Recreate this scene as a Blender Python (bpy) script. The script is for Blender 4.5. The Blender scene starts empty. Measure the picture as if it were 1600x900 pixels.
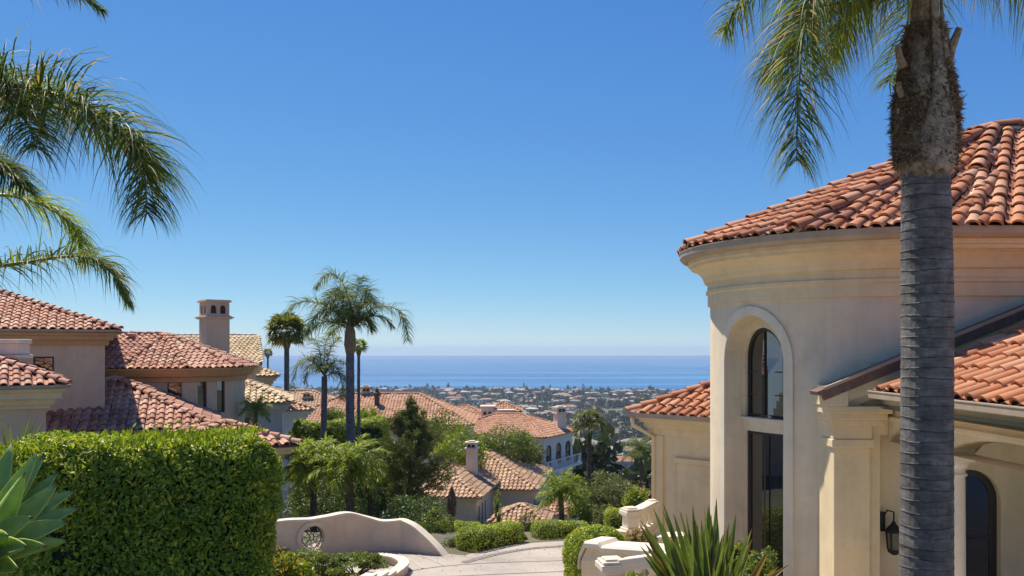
import bpy, math, random
import numpy as np
from mathutils import Vector, Matrix

random.seed(7)
RNG = np.random.default_rng(11)
R = math.radians
SC = bpy.context.scene
COL = SC.collection

# ------------------------------------------------------------------ camera, sky, sun
EYE = 100.0            # metres above the sea
F, CX, HY = 1400.0, 800.0, 544.0
cam_d = bpy.data.cameras.new('camera'); cam = bpy.data.objects.new('camera', cam_d); COL.objects.link(cam)
cam.location = (0, 0, EYE); cam.rotation_euler = (R(90), 0, 0)
cam_d.sensor_width = 36.0; cam_d.lens = 36.0*F/1600.0
cam_d.shift_y = (HY-450.0)/1600.0
cam_d.clip_start = 0.1; cam_d.clip_end = 60000
SC.camera = cam

SUN_AZ, SUN_EL = -42.0, 58.0          # degrees left of straight ahead, height
wd = bpy.data.worlds.new('World'); SC.world = wd; wd.use_nodes = True
wn = wd.node_tree; wn.nodes.clear()
sky = wn.nodes.new('ShaderNodeTexSky'); sky.sky_type = 'NISHITA'; sky.sun_disc = False
sky.sun_elevation = R(SUN_EL); sky.sun_rotation = R(SUN_AZ)
sky.altitude = 2600; sky.air_density = 1.0; sky.dust_density = 0.0; sky.ozone_density = 2.2
wtc = wn.nodes.new('ShaderNodeTexCoord'); wsp = wn.nodes.new('ShaderNodeSeparateXYZ'); wcb = wn.nodes.new('ShaderNodeCombineXYZ')
wmx = wn.nodes.new('ShaderNodeMath'); wmx.operation = 'MAXIMUM'; wmx.inputs[1].default_value = .012     # the sky goes on down to the sea line
wn.links.new(wtc.outputs['Generated'], wsp.inputs[0]); wn.links.new(wsp.outputs[0], wcb.inputs[0]); wn.links.new(wsp.outputs[1], wcb.inputs[1])
wn.links.new(wsp.outputs[2], wmx.inputs[0]); wn.links.new(wmx.outputs[0], wcb.inputs[2]); wn.links.new(wcb.outputs[0], sky.inputs[0])
bg = wn.nodes.new('ShaderNodeBackground'); bg.inputs[1].default_value = 0.084
wo = wn.nodes.new('ShaderNodeOutputWorld')
tint = wn.nodes.new('ShaderNodeMix'); tint.data_type = 'RGBA'; tint.blend_type = 'MULTIPLY'; tint.inputs[0].default_value = 1.0; tint.inputs[7].default_value = (.68, .84, 1.06, 1)
wn.links.new(sky.outputs[0], tint.inputs[6]); sc_ = wn.nodes.new('ShaderNodeSeparateColor'); cc_ = wn.nodes.new('ShaderNodeCombineColor'); wn.links.new(tint.outputs[2], sc_.inputs[0])
for i_, (g_, k_) in enumerate(((1.10, .56), (.82, .92), (.44, 2.12))):      # tone response of the whole sky, channel by channel
    a_ = wn.nodes.new('ShaderNodeMath'); a_.operation = 'POWER'; a_.inputs[1].default_value = g_; wn.links.new(sc_.outputs[i_], a_.inputs[0])
    b_ = wn.nodes.new('ShaderNodeMath'); b_.operation = 'MULTIPLY'; b_.inputs[1].default_value = k_; wn.links.new(a_.outputs[0], b_.inputs[0]); wn.links.new(b_.outputs[0], cc_.inputs[i_])
wn.links.new(cc_.outputs[0], bg.inputs[0]); wn.links.new(bg.outputs[0], wo.inputs[0])
sd = bpy.data.lights.new('sun', 'SUN'); sd.energy = 3.8; sd.angle = R(0.53); sd.color = (1.0, 0.93, 0.82)
sun = bpy.data.objects.new('sun', sd); COL.objects.link(sun)
sv = Vector((math.sin(R(SUN_AZ))*math.cos(R(SUN_EL)), math.cos(R(SUN_AZ))*math.cos(R(SUN_EL)), math.sin(R(SUN_EL))))
sun.rotation_euler = sv.to_track_quat('Z', 'Y').to_euler(); sun.location = (-30, 30, 160)
SC.view_settings.view_transform = 'Standard'; SC.view_settings.look = 'None'
SC.view_settings.gamma = 1.0; SC.view_settings.exposure = 0.90
SC.view_settings.use_curve_mapping = False

# ------------------------------------------------------------------ helpers
def zz(py, Y): return EYE + (HY-py)/F*Y
def xx(px, Y): return (px-CX)/F*Y
def P(px, py, Y): return Vector((xx(px, Y), Y, zz(py, Y)))
def proj(p):
    return (CX + p[0]/max(p[1], .1)*F, HY-(p[2]-EYE)/max(p[1], .1)*F)

def tag(o, label=None, cat=None, group=None, kind=None):
    if label: o['label'] = label
    if cat: o['category'] = cat
    if group: o['group'] = group
    if kind: o['kind'] = kind
    return o
def thing(name, label, cat, loc, group=None):
    o = bpy.data.objects.new(name, None); COL.objects.link(o); o.location = loc
    o.empty_display_size = .3
    return tag(o, label, cat, group)
def attach(o, parent):
    if parent is None: return
    o.parent = parent
    if parent.type == 'EMPTY':
        o.matrix_parent_inverse = Matrix.Translation(-parent.location)
def link_mesh(name, me, mat, parent=None, origin=None, smooth=False):
    for m in (mat if isinstance(mat, (list, tuple)) else [mat]): me.materials.append(m)
    if smooth: me.polygons.foreach_set('use_smooth', np.ones(len(me.polygons), bool))
    o = bpy.data.objects.new(name, me); COL.objects.link(o)
    if origin is not None:
        me.transform(Matrix.Translation(-Vector(origin))); o.location = origin
    attach(o, parent)
    return o
def np_mesh(name, V, Fc):
    """V (n,3), Fc (m,k) equal-sized faces or list of such arrays"""
    if not isinstance(Fc, list): Fc = [Fc]
    Fc = [np.asarray(f, dtype=np.int32) for f in Fc if len(f)]
    me = bpy.data.meshes.new(name)
    V = np.ascontiguousarray(V, dtype=np.float32)
    me.vertices.add(len(V)); me.vertices.foreach_set('co', V.ravel())
    loops = np.concatenate([f.ravel() for f in Fc])
    tot = np.concatenate([np.full(len(f), f.shape[1], np.int32) for f in Fc])
    st = np.concatenate([[0], np.cumsum(tot)[:-1]]).astype(np.int32)
    me.loops.add(len(loops)); me.loops.foreach_set('vertex_index', loops)
    me.polygons.add(len(tot)); me.polygons.foreach_set('loop_start', st)
    me.update(calc_edges=True); me.validate()
    return me

class MB:
    def __init__(s): s.v = []; s.f = []; s.m = []
    def add(s, vs, fs, mi=0):
        b = len(s.v); s.v += [tuple(v) for v in vs]
        for f in fs: s.f.append(tuple(b+i for i in f)); s.m.append(mi)
        return s
    def poly(s, pts, mi=0): return s.add(pts, [tuple(range(len(pts)))], mi)
    def box(s, x0, x1, y0, y1, z0, z1, rot=0, piv=None, mi=0):
        c = [(x0,y0,z0),(x1,y0,z0),(x1,y1,z0),(x0,y1,z0),(x0,y0,z1),(x1,y0,z1),(x1,y1,z1),(x0,y1,z1)]
        if rot:
            px, py = piv if piv else ((x0+x1)/2, (y0+y1)/2)
            cs, sn = math.cos(rot), math.sin(rot)
            c = [(px+(x-px)*cs-(y-py)*sn, py+(x-px)*sn+(y-py)*cs, z) for x, y, z in c]
        return s.add(c, [(0,3,2,1),(4,5,6,7),(0,1,5,4),(1,2,6,5),(2,3,7,6),(3,0,4,7)], mi)
    def bar(s, a, b, w, h=None, up=(0,0,1), mi=0):
        a = Vector(a); b = Vector(b); h = h or w
        d = (b-a).normalized(); u = Vector(up)
        if abs(d.dot(u)) > .98: u = Vector((0,1,0))
        x = d.cross(u).normalized(); y = x.cross(d)
        c = []
        for p in (a, b):
            for sx, sy in ((-1,-1),(1,-1),(1,1),(-1,1)): c.append(p+x*sx*w/2+y*sy*h/2)
        return s.add(c, [(0,3,2,1),(4,5,6,7),(0,1,5,4),(1,2,6,5),(2,3,7,6),(3,0,4,7)], mi)
    def tube(s, pts, rads, n=8, cap=True, mi=0):
        pts = [Vector(p) for p in pts]; rings = []
        if not isinstance(rads, (list, tuple)): rads = [rads]*len(pts)
        ref = Vector((.31,.95,.05))
        vs = []
        for i, p in enumerate(pts):
            d = (pts[min(i+1, len(pts)-1)]-pts[max(i-1, 0)]).normalized()
            r0 = ref if abs(d.dot(ref)) < .95 else Vector((0,0,1))
            x = d.cross(r0).normalized(); y = d.cross(x)
            for k in range(n):
                a = 2*math.pi*k/n; vs.append(p+(x*math.cos(a)+y*math.sin(a))*rads[i])
        fs = []
        for i in range(len(pts)-1):
            for k in range(n):
                k2 = (k+1) % n
                fs.append((i*n+k, i*n+k2, (i+1)*n+k2, (i+1)*n+k))
        if cap: fs.append(tuple(range(n))[::-1]); fs.append(tuple((len(pts)-1)*n+k for k in range(n)))
        return s.add(vs, fs, mi)
    def lathe(s, c, prof, n=20, mi=0, ang0=0, sq=None):
        vs = []
        for r, z in prof:
            for k in range(n):
                a = ang0+2*math.pi*k/n; vs.append((c[0]+r*math.cos(a), c[1]+r*math.sin(a), c[2]+z))
        fs = []
        for i in range(len(prof)-1):
            for k in range(n):
                k2 = (k+1) % n; fs.append((i*n+k, i*n+k2, (i+1)*n+k2, (i+1)*n+k))
        fs.append(tuple(range(n))[::-1]); fs.append(tuple((len(prof)-1)*n+k for k in range(n)))
        return s.add(vs, fs, mi)
    def build(s, name, mat, parent=None, origin=None, smooth=False, bevel=0):
        me = bpy.data.meshes.new(name); me.from_pydata(s.v, [], s.f); me.update()
        if len(set(s.m)) > 1: me.polygons.foreach_set('material_index', s.m)
        o = link_mesh(name, me, mat, parent, origin, smooth)
        if bevel:
            md = o.modifiers.new('bevel', 'BEVEL'); md.width = bevel; md.segments = 2; md.limit_method = 'ANGLE'
        return o

# ------------------------------------------------------------------ materials
MATS = {}
def new_mat(name):
    m = bpy.data.materials.new(name); m.use_nodes = True; nt = m.node_tree
    b = nt.nodes['Principled BSDF']; MATS[name] = m
    return m, nt, b
def N(nt, t, **kw):
    n = nt.nodes.new(t)
    for k, v in kw.items():
        if k.startswith('i_'):
            n.inputs[int(k[2:]) if k[2:].isdigit() else k[2:]].default_value = v
        else: setattr(n, k, v)
    return n
def ramp(nt, stops):
    r = nt.nodes.new('ShaderNodeValToRGB'); e = r.color_ramp.elements
    while len(e) > 1: e.remove(e[-1])
    e[0].position = stops[0][0]; e[0].color = (*stops[0][1], 1)
    for p, c in stops[1:]: x = e.new(p); x.color = (*c, 1)
    return r
def noise(nt, scale, detail=5, rough=.55, vec=None):
    n = N(nt, 'ShaderNodeTexNoise'); n.inputs['Scale'].default_value = scale
    n.inputs['Detail'].default_value = detail; n.inputs['Roughness'].default_value = rough
    if vec is None:
        g = nt.nodes.new('ShaderNodeNewGeometry'); vec = g.outputs['Position']
    nt.links.new(vec, n.inputs['Vector'])
    return n
def mixc(nt, fac, a, b, mode='MIX'):
    m = N(nt, 'ShaderNodeMix', data_type='RGBA', blend_type=mode)
    for s, v in ((0, fac), (6, a), (7, b)):
        if isinstance(v, (int, float)): m.inputs[s].default_value = v
        elif isinstance(v, tuple): m.inputs[s].default_value = (*v, 1)
        else: nt.links.new(v, m.inputs[s])
    return m.outputs[2]
def bump(nt, b, h, strength=.3, dist=.01):
    bp = N(nt, 'ShaderNodeBump'); bp.inputs['Strength'].default_value = strength; bp.inputs['Distance'].default_value = dist
    nt.links.new(h, bp.inputs['Height']); nt.links.new(bp.outputs[0], b.inputs['Normal'])
def scl(c, k): return tuple(x*k for x in c)

def stucco(name, col, var=.16, warm=(1.0, .93, .82), rough=.9, grain=60, bs=.25):
    m, nt, b = new_mat(name)
    n1 = noise(nt, .9, 6, .6); n2 = noise(nt, grain, 4, .6)
    # vertical weathering streaks
    g = nt.nodes.new('ShaderNodeNewGeometry'); mp = N(nt, 'ShaderNodeMapping'); mp.inputs['Scale'].default_value = (3, 3, .35)
    nt.links.new(g.outputs['Position'], mp.inputs[0]); n3 = noise(nt, 1.6, 6, .65, mp.outputs[0])
    r1 = ramp(nt, [(.3, scl(col, 1-var)), (.55, col), (.75, tuple(c*w*(1+var*.5) for c, w in zip(col, warm)))])
    nt.links.new(n1.outputs[0], r1.inputs[0])
    r3 = ramp(nt, [(.35, (.80, .77, .73)), (.6, (1, 1, 1))]); nt.links.new(n3.outputs[0], r3.inputs[0])
    c = mixc(nt, .32, r1.outputs[0], r3.outputs[0], 'MULTIPLY')
    n4 = noise(nt, 3.2, 8, .7); r4 = ramp(nt, [(.36, (.86, .84, .81)), (.5, (1, 1, 1)), (.66, (1.05, 1.04, 1.02))]); nt.links.new(n4.outputs[0], r4.inputs[0])
    c = mixc(nt, .5, c, r4.outputs[0], 'MULTIPLY')
    nd = noise(nt, 1.3, 5, .6); va = N(nt, 'ShaderNodeVectorMath', operation='SCALE'); va.inputs['Scale'].default_value = .8; nt.links.new(nd.outputs['Color'], va.inputs[0])
    vb = N(nt, 'ShaderNodeVectorMath', operation='ADD'); nt.links.new(va.outputs[0], vb.inputs[0]); nt.links.new(g.outputs['Position'], vb.inputs[1])
    vo = N(nt, 'ShaderNodeTexVoronoi', feature='DISTANCE_TO_EDGE'); vo.inputs['Scale'].default_value = .55; nt.links.new(vb.outputs[0], vo.inputs['Vector'])
    rc = ramp(nt, [(.0, (.80, .77, .74)), (.004, (1, 1, 1))]); nt.links.new(vo.outputs['Distance'], rc.inputs[0])
    rm = ramp(nt, [(.58, (0, 0, 0)), (.68, (.6, .6, .6))]); nt.links.new(n1.outputs[0], rm.inputs[0])
    c = mixc(nt, rm.outputs[0], c, mixc(nt, 1.0, c, rc.outputs[0], 'MULTIPLY'))
    nt.links.new(c, b.inputs['Base Color']); b.inputs['Roughness'].default_value = rough
    b.inputs['Specular IOR Level'].default_value = .25
    ad = N(nt, 'ShaderNodeMath', operation='ADD'); nt.links.new(n2.outputs[0], ad.inputs[0]); nt.links.new(n4.outputs[0], ad.inputs[1])
    bump(nt, b, ad.outputs[0], bs, .008)
    return m
def island(nt):
    g = nt.nodes.new('ShaderNodeNewGeometry'); o = nt.nodes.new('ShaderNodeObjectInfo')
    a = N(nt, 'ShaderNodeMath', operation='ADD'); f = N(nt, 'ShaderNodeMath', operation='FRACT')
    nt.links.new(g.outputs['Random Per Island'], a.inputs[0]); nt.links.new(o.outputs['Random'], a.inputs[1])
    nt.links.new(a.outputs[0], f.inputs[0]); return f.outputs[0]
def tilemat(name, stops, dirt=(.12, .09, .075), dirt_amt=.55, rough=.75):
    m, nt, b = new_mat(name)
    r = ramp(nt, stops); nt.links.new(island(nt), r.inputs[0])
    n = noise(nt, 6.5, 6, .7); rn = ramp(nt, [(.5, (0,0,0)), (.78, (1,1,1))]); nt.links.new(n.outputs[0], rn.inputs[0])
    mu = N(nt, 'ShaderNodeMath', operation='MULTIPLY'); mu.inputs[1].default_value = dirt_amt
    nt.links.new(rn.outputs[0], mu.inputs[0])
    c = mixc(nt, mu.outputs[0], r.outputs[0], dirt)
    n2 = noise(nt, 1.1, 3, .5); r2 = ramp(nt, [(.35, (.86, .84, .82)), (.65, (1.05, 1.03, 1.0))]); nt.links.new(n2.outputs[0], r2.inputs[0])
    c = mixc(nt, 1.0, c, r2.outputs[0], 'MULTIPLY')
    nt.links.new(c, b.inputs['Base Color']); b.inputs['Roughness'].default_value = rough
    b.inputs['Specular IOR Level'].default_value = .3
    n3 = noise(nt, 45, 4, .6); bump(nt, b, n3.outputs[0], .25, .005)
    return m
def leafmat(name, stops, trans=.35, rough=.42, big=1.3, spec=.4):
    m, nt, b = new_mat(name)
    r = ramp(nt, stops); nt.links.new(island(nt), r.inputs[0])
    n = noise(nt, big, 3, .5); r2 = ramp(nt, [(.3, (.72, .76, .72)), (.7, (1.15, 1.1, 1.0))]); nt.links.new(n.outputs[0], r2.inputs[0])
    c = mixc(nt, 1.0, r.outputs[0], r2.outputs[0], 'MULTIPLY')
    nt.links.new(c, b.inputs['Base Color']); b.inputs['Roughness'].default_value = rough
    b.inputs['Specular IOR Level'].default_value = spec
    t = nt.nodes.new('ShaderNodeBsdfTranslucent')
    tc = mixc(nt, 1.0, c, (1.5, 1.55, .6), 'MULTIPLY'); nt.links.new(tc, t.inputs[0])
    mx = nt.nodes.new('ShaderNodeMixShader'); mx.inputs[0].default_value = trans
    nt.links.new(b.outputs[0], mx.inputs[1]); nt.links.new(t.outputs[0], mx.inputs[2])
    nt.links.new(mx.outputs[0], nt.nodes['Material Output'].inputs['Surface'])
    return m
def plain(name, col, rough=.6, metal=0, var=.2, scale=8, spec=.4, bs=0, bscale=40):
    m, nt, b = new_mat(name)
    n = noise(nt, scale, 5, .6); r = ramp(nt, [(.3, scl(col, 1-var)), (.7, scl(col, 1+var))])
    nt.links.new(n.outputs[0], r.inputs[0]); nt.links.new(r.outputs[0], b.inputs['Base Color'])
    b.inputs['Roughness'].default_value = rough; b.inputs['Metallic'].default_value = metal
    b.inputs['Specular IOR Level'].default_value = spec
    if bs: n2 = noise(nt, bscale, 5, .6); bump(nt, b, n2.outputs[0], bs, .01)
    return m

M_tower = stucco('tower_stucco', (.71, .595, .43), .15)
M_surround = stucco('niche_stucco', (.73, .645, .49), .10)
M_trim = stucco('trim_stucco', (.74, .59, .365), .12)
M_white = stucco('pale_stone', (.72, .63, .50), .10)
M_pinkwall = stucco('pink_beige_stucco', (.67, .49, .34), .12)
M_fascia = stucco('ochre_fascia', (.55, .335, .175), .12)
M_gwall = stucco('garden_wall_stucco', (.68, .53, .385), .14)
M_cream = stucco('cream_stucco', (.74, .62, .43), .08)
M_pale = stucco('pale_far_wall', (.68, .66, .64), .07)
M_tileT = tilemat('terracotta_orange', [(0, (.37, .135, .06)), (.35, (.48, .195, .09)), (.7, (.56, .255, .13)), (.92, (.62, .34, .20)), (1, (.30, .12, .07))], dirt_amt=.5)
M_tileL = tilemat('terracotta_rose', [(0, (.36, .15, .085)), (.4, (.50, .24, .145)), (.75, (.58, .31, .20)), (.93, (.64, .42, .28)), (1, (.27, .11, .07))], dirt_amt=.45)
M_tileY = tilemat('clay_straw', [(0, (.52, .36, .18)), (.4, (.66, .50, .29)), (.8, (.74, .60, .38)), (1, (.48, .30, .16))], dirt_amt=.45)
M_tileB = tilemat('clay_tan', [(0, (.42, .23, .12)), (.4, (.54, .34, .19)), (.8, (.62, .43, .26)), (1, (.34, .19, .11))], dirt_amt=.5)
M_under = plain('roof_underlay', (.12, .06, .04), .9)
M_gutter = plain('gutter_metal', (.36, .28, .20), .45, .0, .15, 3)
M_brown = plain('brown_flashing', (.16, .095, .07), .5, 0, .3, 12)
M_frame = plain('dark_bronze', (.035, .028, .022), .4)
M_glass, nt, b = new_mat('window_glass')
b.inputs['Base Color'].default_value = (.012, .016, .016, 1); b.inputs['Roughness'].default_value = .02; b.inputs['Specular IOR Level'].default_value = .5; b.inputs['IOR'].default_value = 2.3
n = noise(nt, .8, 2); bump(nt, b, n.outputs[0], .04, .05)
M_iron = plain('black_iron', (.018, .018, .018), .45, .3)
M_lamp = plain('seeded_lamp_glass', (.16, .14, .10), .15, 0, .3, 60)
M_trunk = plain('palm_trunk', (.125, .125, .13), .8, 0, .45, 9, .25, .8, 30)
M_boot = plain('palm_boot_fibre', (.24, .17, .115), .9, 0, .5, 22, .2, .8, 60)
M_sheath = plain('palm_sheath', (.25, .195, .145), .8, 0, .55, 11, .2, .9, 24)
M_bark = plain('bark', (.12, .085, .06), .9, 0, .35, 10, .2, .6, 25)
M_rach = plain('frond_rachis', (.17, .19, .06), .5, 0, .2)
M_frond = leafmat('queen_frond', [(0, (0.067, 0.112, 0.039)), (.5, (0.120, 0.179, 0.053)), (.85, (0.204, 0.242, 0.061)), (.95, (0.406, 0.310, 0.079)), (1, (0.525, 0.290, 0.122))], .34, .55, 1.3, .2)
M_frond2 = leafmat('lime_frond', [(0, (.12, .17, .03)), (.5, (.23, .30, .05)), (.9, (.38, .41, .08)), (1, (.44, .38, .11))], .48, .5, 1.3, .25)
M_fan = leafmat('fan_frond', [(0, (0.071, 0.111, 0.031)), (.5, (0.161, 0.196, 0.046)), (.85, (0.303, 0.272, 0.069)), (1, (0.393, 0.255, 0.107))], .3, .45)
M_hedge = leafmat('hedge_leaf', [(0, (0.120, 0.196, 0.026)), (.45, (0.262, 0.353, 0.038)), (.85, (0.483, 0.523, 0.056)), (1, (0.804, 0.681, 0.086))], .30, .45, 1.6, .35)
M_hcore = plain('hedge_dark_filler', (.018, .026, .010), .95)
M_shrub = leafmat('shrub_leaf', [(0, (0.075, 0.117, 0.037)), (.5, (0.150, 0.201, 0.047)), (.9, (0.274, 0.312, 0.063)), (1, (0.425, 0.362, 0.091))], .32, .45)
M_lime = leafmat('lime_leaf', [(0, (0.108, 0.168, 0.023)), (.5, (0.200, 0.266, 0.032)), (.9, (0.323, 0.364, 0.044)), (1, (0.462, 0.350, 0.063))], .4, .42)
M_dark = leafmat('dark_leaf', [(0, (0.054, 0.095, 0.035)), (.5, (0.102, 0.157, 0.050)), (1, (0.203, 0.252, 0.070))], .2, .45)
M_pine = leafmat('pine_needles', [(0, (0.088, 0.123, 0.049)), (.5, (0.156, 0.199, 0.070)), (.9, (0.262, 0.289, 0.090)), (1, (0.383, 0.331, 0.099))], .2, .5)
M_olive = leafmat('olive_leaf', [(0, (0.088, 0.104, 0.043)), (.5, (0.158, 0.176, 0.065)), (1, (0.264, 0.248, 0.108))], .3, .5)
M_flower = leafmat('dry_blossom', [(0, (.42, .22, .15)), (.5, (.55, .34, .24)), (1, (.50, .30, .12))], .3, .6)
M_orange = leafmat('new_growth', [(0, (.20, .20, .03)), (.5, (.36, .24, .04)), (1, (.45, .17, .04))], .4, .45)
M_vine = M_lime
def agave_mat(name, c0, c1, edge):
    m, nt, b = new_mat(name)
    a = N(nt, 'ShaderNodeAttribute', attribute_name='across'); n = noise(nt, 14, 4, .6)
    r = ramp(nt, [(.3, c0), (.7, c1)]); nt.links.new(n.outputs[0], r.inputs[0])
    e = ramp(nt, [(.84, (0,0,0)), (.97, (1,1,1))]); nt.links.new(a.outputs['Fac'], e.inputs[0])
    a2 = N(nt, 'ShaderNodeAttribute', attribute_name='along'); rt = ramp(nt, [(.93, (0, 0, 0)), (.99, (1, 1, 1))]); nt.links.new(a2.outputs['Fac'], rt.inputs[0])
    n5 = noise(nt, 60, 4, .7); r5 = ramp(nt, [(.66, (0, 0, 0)), (.74, (.7, .7, .7))]); nt.links.new(n5.outputs[0], r5.inputs[0])
    c = mixc(nt, e.outputs[0], r.outputs[0], edge); c = mixc(nt, r5.outputs[0], c, (.22, .15, .07)); c = mixc(nt, rt.outputs[0], c, (.16, .09, .04)); nt.links.new(c, b.inputs['Base Color']); b.inputs['Roughness'].default_value = .5
    t = nt.nodes.new('ShaderNodeBsdfTranslucent'); tc = mixc(nt, 1.0, c, (1.3, 1.5, .6), 'MULTIPLY'); nt.links.new(tc, t.inputs[0])
    mx = nt.nodes.new('ShaderNodeMixShader'); mx.inputs[0].default_value = .36
    nt.links.new(b.outputs[0], mx.inputs[1]); nt.links.new(t.outputs[0], mx.inputs[2])
    nt.links.new(mx.outputs[0], nt.nodes['Material Output'].inputs['Surface'])
    return m
M_agave = agave_mat('agave_leaf', (.27, .38, .10), (.40, .50, .15), (.58, .62, .17))
M_flax = agave_mat('flax_leaf', (.085, .115, .03), (.17, .20, .05), (.42, .36, .08))
M_flaxo = agave_mat('flax_leaf_orange', (.16, .12, .035), (.30, .16, .04), (.42, .20, .05))

# ------------------------------------------------------------------ terrain, sea, road
PY = [-60, 0, 20, 26, 40, 60, 100, 200, 400, 900, 1500, 2140, 2240, 3000]
PZ = [-1.7, -1.8, -5.2, -5.35, -8.2, -12.5, -18, -38, -62, -79, -91, -99.4, -101.5, -108]
def coast(x): return 2140-.257*x
def hgt(x, y):
    x = np.asarray(x, float); y = np.asarray(y, float)
    k = np.clip((y-300)/600, 0, 1)
    yc = y*(1-k)+k*y*2140/np.clip(coast(x), 1500, 2900)
    z = np.interp(yc, PY, PZ)
    amp = np.clip((y-60)/300, 0, 1)*np.clip((2140-yc)/700, 0, 1)
    z = z+amp*(4*np.sin(x*.011+y*.004)+3*np.sin(x*.023-y*.013+1.3)+6*np.sin(x*.006+2+y*.0021))
    return EYE+z
def H(x, y): return float(hgt(x, y))

m, nt, b = new_mat('ground_scrub'); M_ground = m
n1 = noise(nt, .05, 8, .65); r1 = ramp(nt, [(.35, (.055, .065, .03)), (.55, (.12, .11, .06)), (.7, (.21, .17, .11))]); nt.links.new(n1.outputs[0], r1.inputs[0])
n2 = noise(nt, 1.2, 6, .6); r2 = ramp(nt, [(.3, (.6, .6, .6)), (.7, (1.2, 1.2, 1.15))]); nt.links.new(n2.outputs[0], r2.inputs[0])
nt.links.new(mixc(nt, 1, r1.outputs[0], r2.outputs[0], 'MULTIPLY'), b.inputs['Base Color']); b.inputs['Roughness'].default_value = .95
bump(nt, b, n2.outputs[0], .5, .1)
ys = np.concatenate([np.linspace(-50, 60, 56), np.geomspace(62, 2700, 120)]); us = np.linspace(-1, 1, 141)
G = np.array([[(u*(abs(y)+70)*.95, y) for u in us] for y in ys]); gx, gy = G[..., 0], G[..., 1]
V = np.stack([gx, gy, hgt(gx, gy)], -1).reshape(-1, 3)
nu, ny = len(us), len(ys)
idx = np.arange(nu*ny).reshape(ny, nu)
Fq = np.stack([idx[:-1, :-1], idx[:-1, 1:], idx[1:, 1:], idx[1:, :-1]], -1).reshape(-1, 4)
tag(link_mesh('ground', np_mesh('ground', V, Fq), M_ground, smooth=True), kind='structure')

m, nt, b = new_mat('sea_water'); M_sea = m
g = nt.nodes.new('ShaderNodeNewGeometry'); mp = N(nt, 'ShaderNodeMapping'); mp.inputs['Scale'].default_value = (.25, 1.6, 1)
nt.links.new(g.outputs['Position'], mp.inputs[0]); n1 = noise(nt, .0016, 7, .6, mp.outputs[0])
r1 = ramp(nt, [(.38, (.004, .07, .20)), (.5, (.010, .115, .265)), (.60, (.04, .19, .36))]); nt.links.new(n1.outputs[0], r1.inputs[0])
nt.links.new(r1.outputs[0], b.inputs['Base Color'])
rr = N(nt, 'ShaderNodeMapRange'); rr.inputs[1].default_value = .35; rr.inputs[2].default_value = .7; rr.inputs[3].default_value = .25; rr.inputs[4].default_value = .5
nt.links.new(n1.outputs[0], rr.inputs[0]); nt.links.new(rr.outputs[0], b.inputs['Roughness'])
b.inputs['Specular IOR Level'].default_value = .35
n2 = noise(nt, .05, 4, .6, mp.outputs[0]); bump(nt, b, n2.outputs[0], .8, 2.5)
SEA_Y = 12000
mb = MB(); mb.poly([(-9500, 1300, 0), (9500, 1300, 0), (9500, SEA_Y, 0), (-9500, SEA_Y, 0)])
tag(mb.build('sea', M_sea), kind='structure')

m, nt, b = new_mat('concrete_road'); M_road = m
n1 = noise(nt, .7, 7, .65); r1 = ramp(nt, [(.3, (.29, .245, .20)), (.5, (.40, .345, .28)), (.75, (.46, .40, .33))]); nt.links.new(n1.outputs[0], r1.inputs[0])
n2 = noise(nt, 25, 5, .7); r2 = ramp(nt, [(.35, (.82, .82, .82)), (.6, (1, 1, 1))]); nt.links.new(n2.outputs[0], r2.inputs[0])
nt.links.new(mixc(nt, 1, r1.outputs[0], r2.outputs[0], 'MULTIPLY'), b.inputs['Base Color']); b.inputs['Roughness'].default_value = .85
bump(nt, b, n2.outputs[0], .3, .005)
def drape(name, rows, mat, lift, parent=None, kind='structure'):
    """rows: list of polylines (equal length) of (x,y)"""
    A = np.array(rows, float); V = np.stack([A[..., 0], A[..., 1], hgt(A[..., 0], A[..., 1])+lift], -1).reshape(-1, 3)
    r, c = A.shape[:2]; ix = np.arange(r*c).reshape(r, c)
    Fq = np.stack([ix[:-1, :-1], ix[:-1, 1:], ix[1:, 1:], ix[1:, :-1]], -1).reshape(-1, 4)
    o = link_mesh(name, np_mesh(name, V, Fq), mat, parent)
    if kind and not parent: tag(o, kind=kind)
    return o
def smooth_path(pts, n):
    pts = [Vector(p) for p in pts]; out = []
    k = len(pts)-1
    for i in range(n):
        t = i/(n-1)*k; j = min(int(t), k-1); u = t-j
        p0, p1, p2, p3 = pts[max(j-1, 0)], pts[j], pts[j+1], pts[min(j+2, k)]
        out.append(.5*((2*p1)+(p2-p0)*u+(2*p0-5*p1+4*p2-p3)*u*u+(3*p1-p0-3*p2+p3)*u**3))
    return out
def gp(px, py):
    """ground point seen at a pixel on the driveway"""
    Y = 20.0
    for _ in range(60):
        Y = (EYE-H(xx(px, Y), Y))*F/(py-HY)
    return Vector((xx(px, Y), Y, 0))
# the driveway: left edge and right edge polylines, from near the camera to the bend
LE = smooth_path([(-6.5, 9), (-5.5, 15), (-5.6, 21), (-5.0, 24.8), (-1.6, 22.9), (-1.0, 23.0), (.2, 24.2), (2.2, 24.8), (6, 25.4), (12, 25.4)], 60)
RE = smooth_path([(4.0, 9), (3.4, 13), (2.6, 17), (2.0, 19), (1.9, 20), (1.95, 21), (2.2, 22), (3, 22.8), (6, 23.2), (12, 23.2)], 60)
rows = [[tuple((l*(1-t)+r*t)[:2]) for t in np.linspace(0, 1, 25)] for l, r in zip(LE, RE)]
road = drape('driveway', rows, M_road, .012)
M_bounce = stucco('bounce_stone', (.60, .54, .45), .12, grain=30)
drape('bounce_forecourt', [[(x, y) for x in np.linspace(3.6+max(0, 9-y)*.25-6*(y < 2), 13, 16)] for y in np.linspace(-25, 12.7, 40)], M_bounce, .03)  # unseen pale paving added to bounce warm light onto the tower walls
M_joint = plain('joint_line', (.20, .17, .14), .9)
M_band = plain('pale_band', (.47, .42, .36), .85)
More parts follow.
